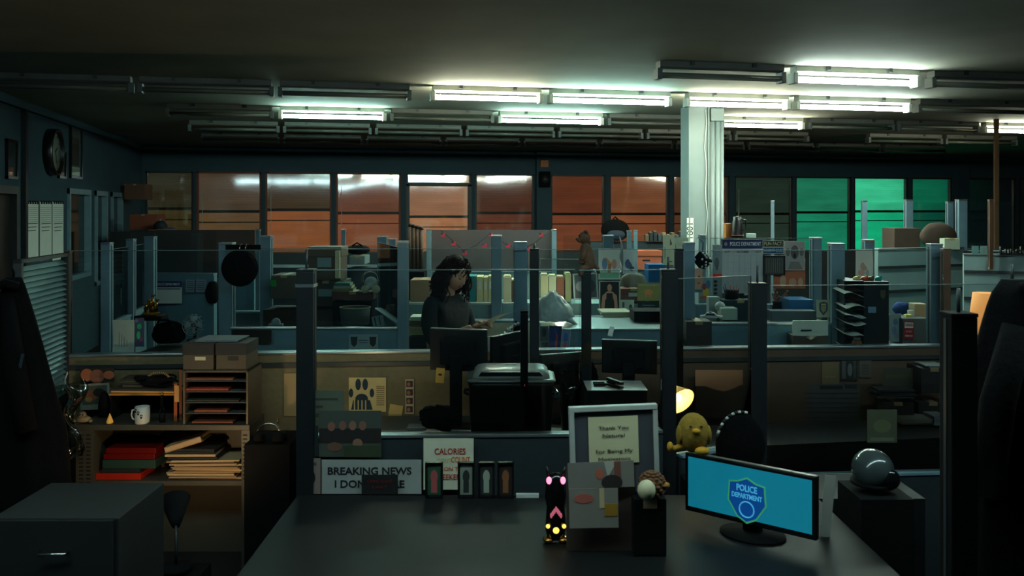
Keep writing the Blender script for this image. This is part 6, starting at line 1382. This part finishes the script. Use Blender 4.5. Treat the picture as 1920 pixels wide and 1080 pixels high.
# yellow plush bird on the monitor
M_yel = mat('yellow_plush', (150, 118, 38), .95, scale=50, bump=.6)
c_ = L(1300, 812, 3.48); r = T('plush_bird', 'round yellow plush bird sitting on the corner of the teal screen', 'plush toy', c_, RZC); kk = m(1, 3.48)
MB().ball((0, 0, 0), 1, 28, 20, (30*kk, 27*kk, 38*kk), lambda p, n: Vector((p.x, p.y, p.z*(1 if n.z > 0 else .95)))*(1+.03*noise.noise(n*5))).build('body', M_yel, r)
MB().tube([(-18*kk, -4*kk, -22*kk), (-34*kk, -8*kk, -26*kk), (-42*kk, -8*kk, -26*kk)], [7*kk, 5*kk, 6*kk], 10).ball((-45*kk, -9*kk, -23*kk), 1, 14, 10, (6*kk, 7*kk, 9*kk)).build('leg', mat('orange_yellow_plush', (206, 150, 40), .9), r)
MB().ball((12*kk, -22*kk, -28*kk), 1, 14, 10, (14*kk, 9*kk, 8*kk)).build('foot', MT['orange_yellow_plush'], r)
for s in (-1, 1): MB().ball((s*27*kk, -4*kk, -2*kk), 1, 14, 10, (6*kk, 14*kk, 18*kk)).build('wing', M_yel, r)
MB().ball((0, -26*kk, 10*kk), 1, 12, 8, (8*kk, 7*kk, 5*kk)).build('beak', MT['orange_yellow_plush'], r)
for s in (-1, 1): MB().ball((s*10*kk, -25*kk, 18*kk), 2.2*kk, 8, 6).build('eye', M_ink, r)
# right: striped rim, helmet, papers
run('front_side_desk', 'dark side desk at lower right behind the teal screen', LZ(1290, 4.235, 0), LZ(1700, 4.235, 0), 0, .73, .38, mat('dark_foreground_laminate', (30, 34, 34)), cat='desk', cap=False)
Zr = .7305
hz = zz(915, 3.7)
run('helmet_stand', 'dark narrow cabinet under the white glossy helmet', LZ(1592, 3.73, 0), LZ(1688, 3.73, 0), 0, hz-.001, .26, M_blackm, cat='cabinet', cap=False)
r = T('white_helmet', 'white glossy helmet with a teal sheen at lower right', 'helmet', LZ(1636, 3.73, hz), RZC)
hm = (zz(846, 3.7)-hz); wr = m(38, 3.7)
MB().ball((0, 0, hm*.45), 1, 32, 20, (wr, wr*1.15, hm*.56), lambda p, n: Vector((p.x, p.y, max(p.z, -hm*.45)))).build('shell', mat('glossy_white_shell', (66, 76, 76), .15, coat=.5), r)
MB().ball((wr*.45, -wr*.75, hm*.30), 1, 20, 12, (wr*.6, wr*.45, hm*.3)).build('visor', mat('smoke_visor', (20, 20, 22), .08), r)
MB().lathe([(wr*1.0, 0), (wr*1.04, 0), (wr*1.04, .012), (wr*1.0, .012)], (0, 0, .01), 32, 1, 1.1).build('rim', M_blackm, r)
r = on('striped_bag', 'dark round bag with a black and white striped rim', 'bag', 1388, Zr, 4.26); sR = m(45, 4.4); zb_ = zz(760, 4.4)-Zr
MB().ball((0, 0, zb_*.5), 1, 24, 14, (sR, sR*.6, zb_*.5), lambda p, n: p*(1+.04*noise.noise(n*3))).build('body', M_cloth, r)
for j in range(12):
    a0 = math.radians(165-j*7.5); a1 = math.radians(165-(j+.8)*7.5)
    MB().tube([(sR*1.02*math.cos(a), -.02, zb_*.5+zb_*.51*math.sin(a)) for a in (a0, (a0+a1)/2, a1)], .007, 8).build('stripe', M_white if j % 2 else M_ink, r)
paper_stack('papers', 'slanted white papers beside the striped bag', 1342, 1395, 826, 836, 4.1, 3, C(150, 140, 134), .12, .02).location.z = Zr
paper_stack('papers', 'small bright slip of paper above the teal screen', 1452, 1484, 856, 866, 4.28, 1, C(200, 196, 176), .09, .0).location.z = Zr
# right brown wall: file box, pictures, books, papers
dW = 5.62
run('right_desk', 'long dark desk against the brown wall at right', LZ(1300, 5.1, 0), LZ(1775, 5.35, 0), 0, .74, .46, M_desk, cat='desk', cap=False)
Zs = .7415
r = root_at('scalloped_file_box', 'cardboard file box with a wavy front edge against the brown wall', 'box', 1352, 765, 5.5); w_ = m(96, 5.5); h = m(68, 5.5); r.location.z = Zs
h = zz(697, 5.5)-Zs
MB().box(-w_/2+.01, w_/2-.01, .05, .06, h*.3, h).build('rear_card', C(176, 120, 84), r)
MB().prism([(-w_/2, 0), (-w_/2, h*.68), (-w_*.3, h*.68), (-w_*.1, h*.60), (w_*.08, h*.56), (w_*.25, h*.62), (w_*.4, h*.7), (w_/2, h*.7), (w_/2, 0)], 0, .02).build('front_card', C(84, 66, 50), r)
MB().box(-w_/2, w_/2, .02, .1, 0, h*.45).build('body', C(84, 66, 50), r)
poster('large_calendar', 'large dim wall calendar on the brown wall at lower right', 'calendar', 1505, 1612, 720, 790, dM(1550)-.045, C(64, 62, 60), [('r', .3, .86, .7, .96, C(34, 32, 30)), ('r', .74, .88, .95, .98, C(40, 40, 40))] + [('r', .02, .1+.13*k, .98, .11+.13*k, C(48, 46, 46)) for k in range(6)])
poster('dark_photo', 'small black and white photo on the brown wall above the large calendar', 'photo', 1576, 1608, 673, 714, dM(1590)-.045, C(30, 30, 30), [('r', .08, .1, .3, .9, C(70, 70, 66)), ('e', .55, .5, .15, .3, C(84, 84, 80)), ('r', .75, .1, .9, .9, C(60, 60, 58))])
poster('faded_page', 'faded brown page left of the small black and white photo', 'paper', 1541, 1573, 678, 720, dM(1556)-.045, C(96, 80, 52), [('r', .2, .3, .8, .34, C(120, 100, 60))])
poster('faded_page', 'faded page with lines right of the small black and white photo', 'paper', 1611, 1634, 674, 708, dM(1622)-.045, C(72, 64, 56), [('r', .2, .2+.15*k, .8, .24+.15*k, C(50, 46, 44)) for k in range(4)])
poster('framed_photo', 'dim framed landscape leaning on the brown wall at right', 'picture', 1656, 1724, 690, 732, 5.56, C(66, 62, 50), [('r', .05, .55, .95, .7, C(80, 74, 40))])
carton('dark_magazine_box', 'dark magazine box with pale papers on top, right of the dim landscape', 1727, 1778, 690, 737, 5.45, .2, C(44, 36, 34)).location.z = Zs+.16
carton('dark_stack_box', 'dark box under the magazine box at right', 1722, 1778, 737, 770, 5.45, .22, C(40, 34, 32)).location.z = Zs
paper_stack('papers', 'thin pale papers on top of the dark magazine box', 1740, 1778, 686, 690, 5.45, 2, C(120, 130, 128), .16).location.z = Zs+.16+m(47, 5.45)+.001
paper_stack('papers', 'grey stack of folders below the dim landscape', 1648, 1718, 742, 758, 5.4, 4, [C(70, 74, 72), C(50, 50, 50)], .12, .015).location.z = Zs+.14
carton('box_support', 'dark box under the grey stack of folders', 1655, 1714, 755, 790, 5.42, .12, C(44, 38, 34)).location.z = Zs
paper_stack('papers', 'pale papers at the edge of the right desk', 1690, 1748, 770, 782, 5.32, 3, C(150, 150, 136), .14, .012).location.z = Zs
paper_stack('papers', 'grey white open papers at the right end of the right desk', 1750, 1778, 768, 786, 5.3, 2, C(130, 134, 136), .14, .012).location.z = Zs
poster('green_print', 'dim green print hanging below the right desk edge', 'poster', 1626, 1682, 768, 830, 4.712, C(58, 62, 44), [('e', .5, .5, .3, .2, C(70, 76, 50)), ('r', .1, .05, .9, .15, C(80, 84, 70))])
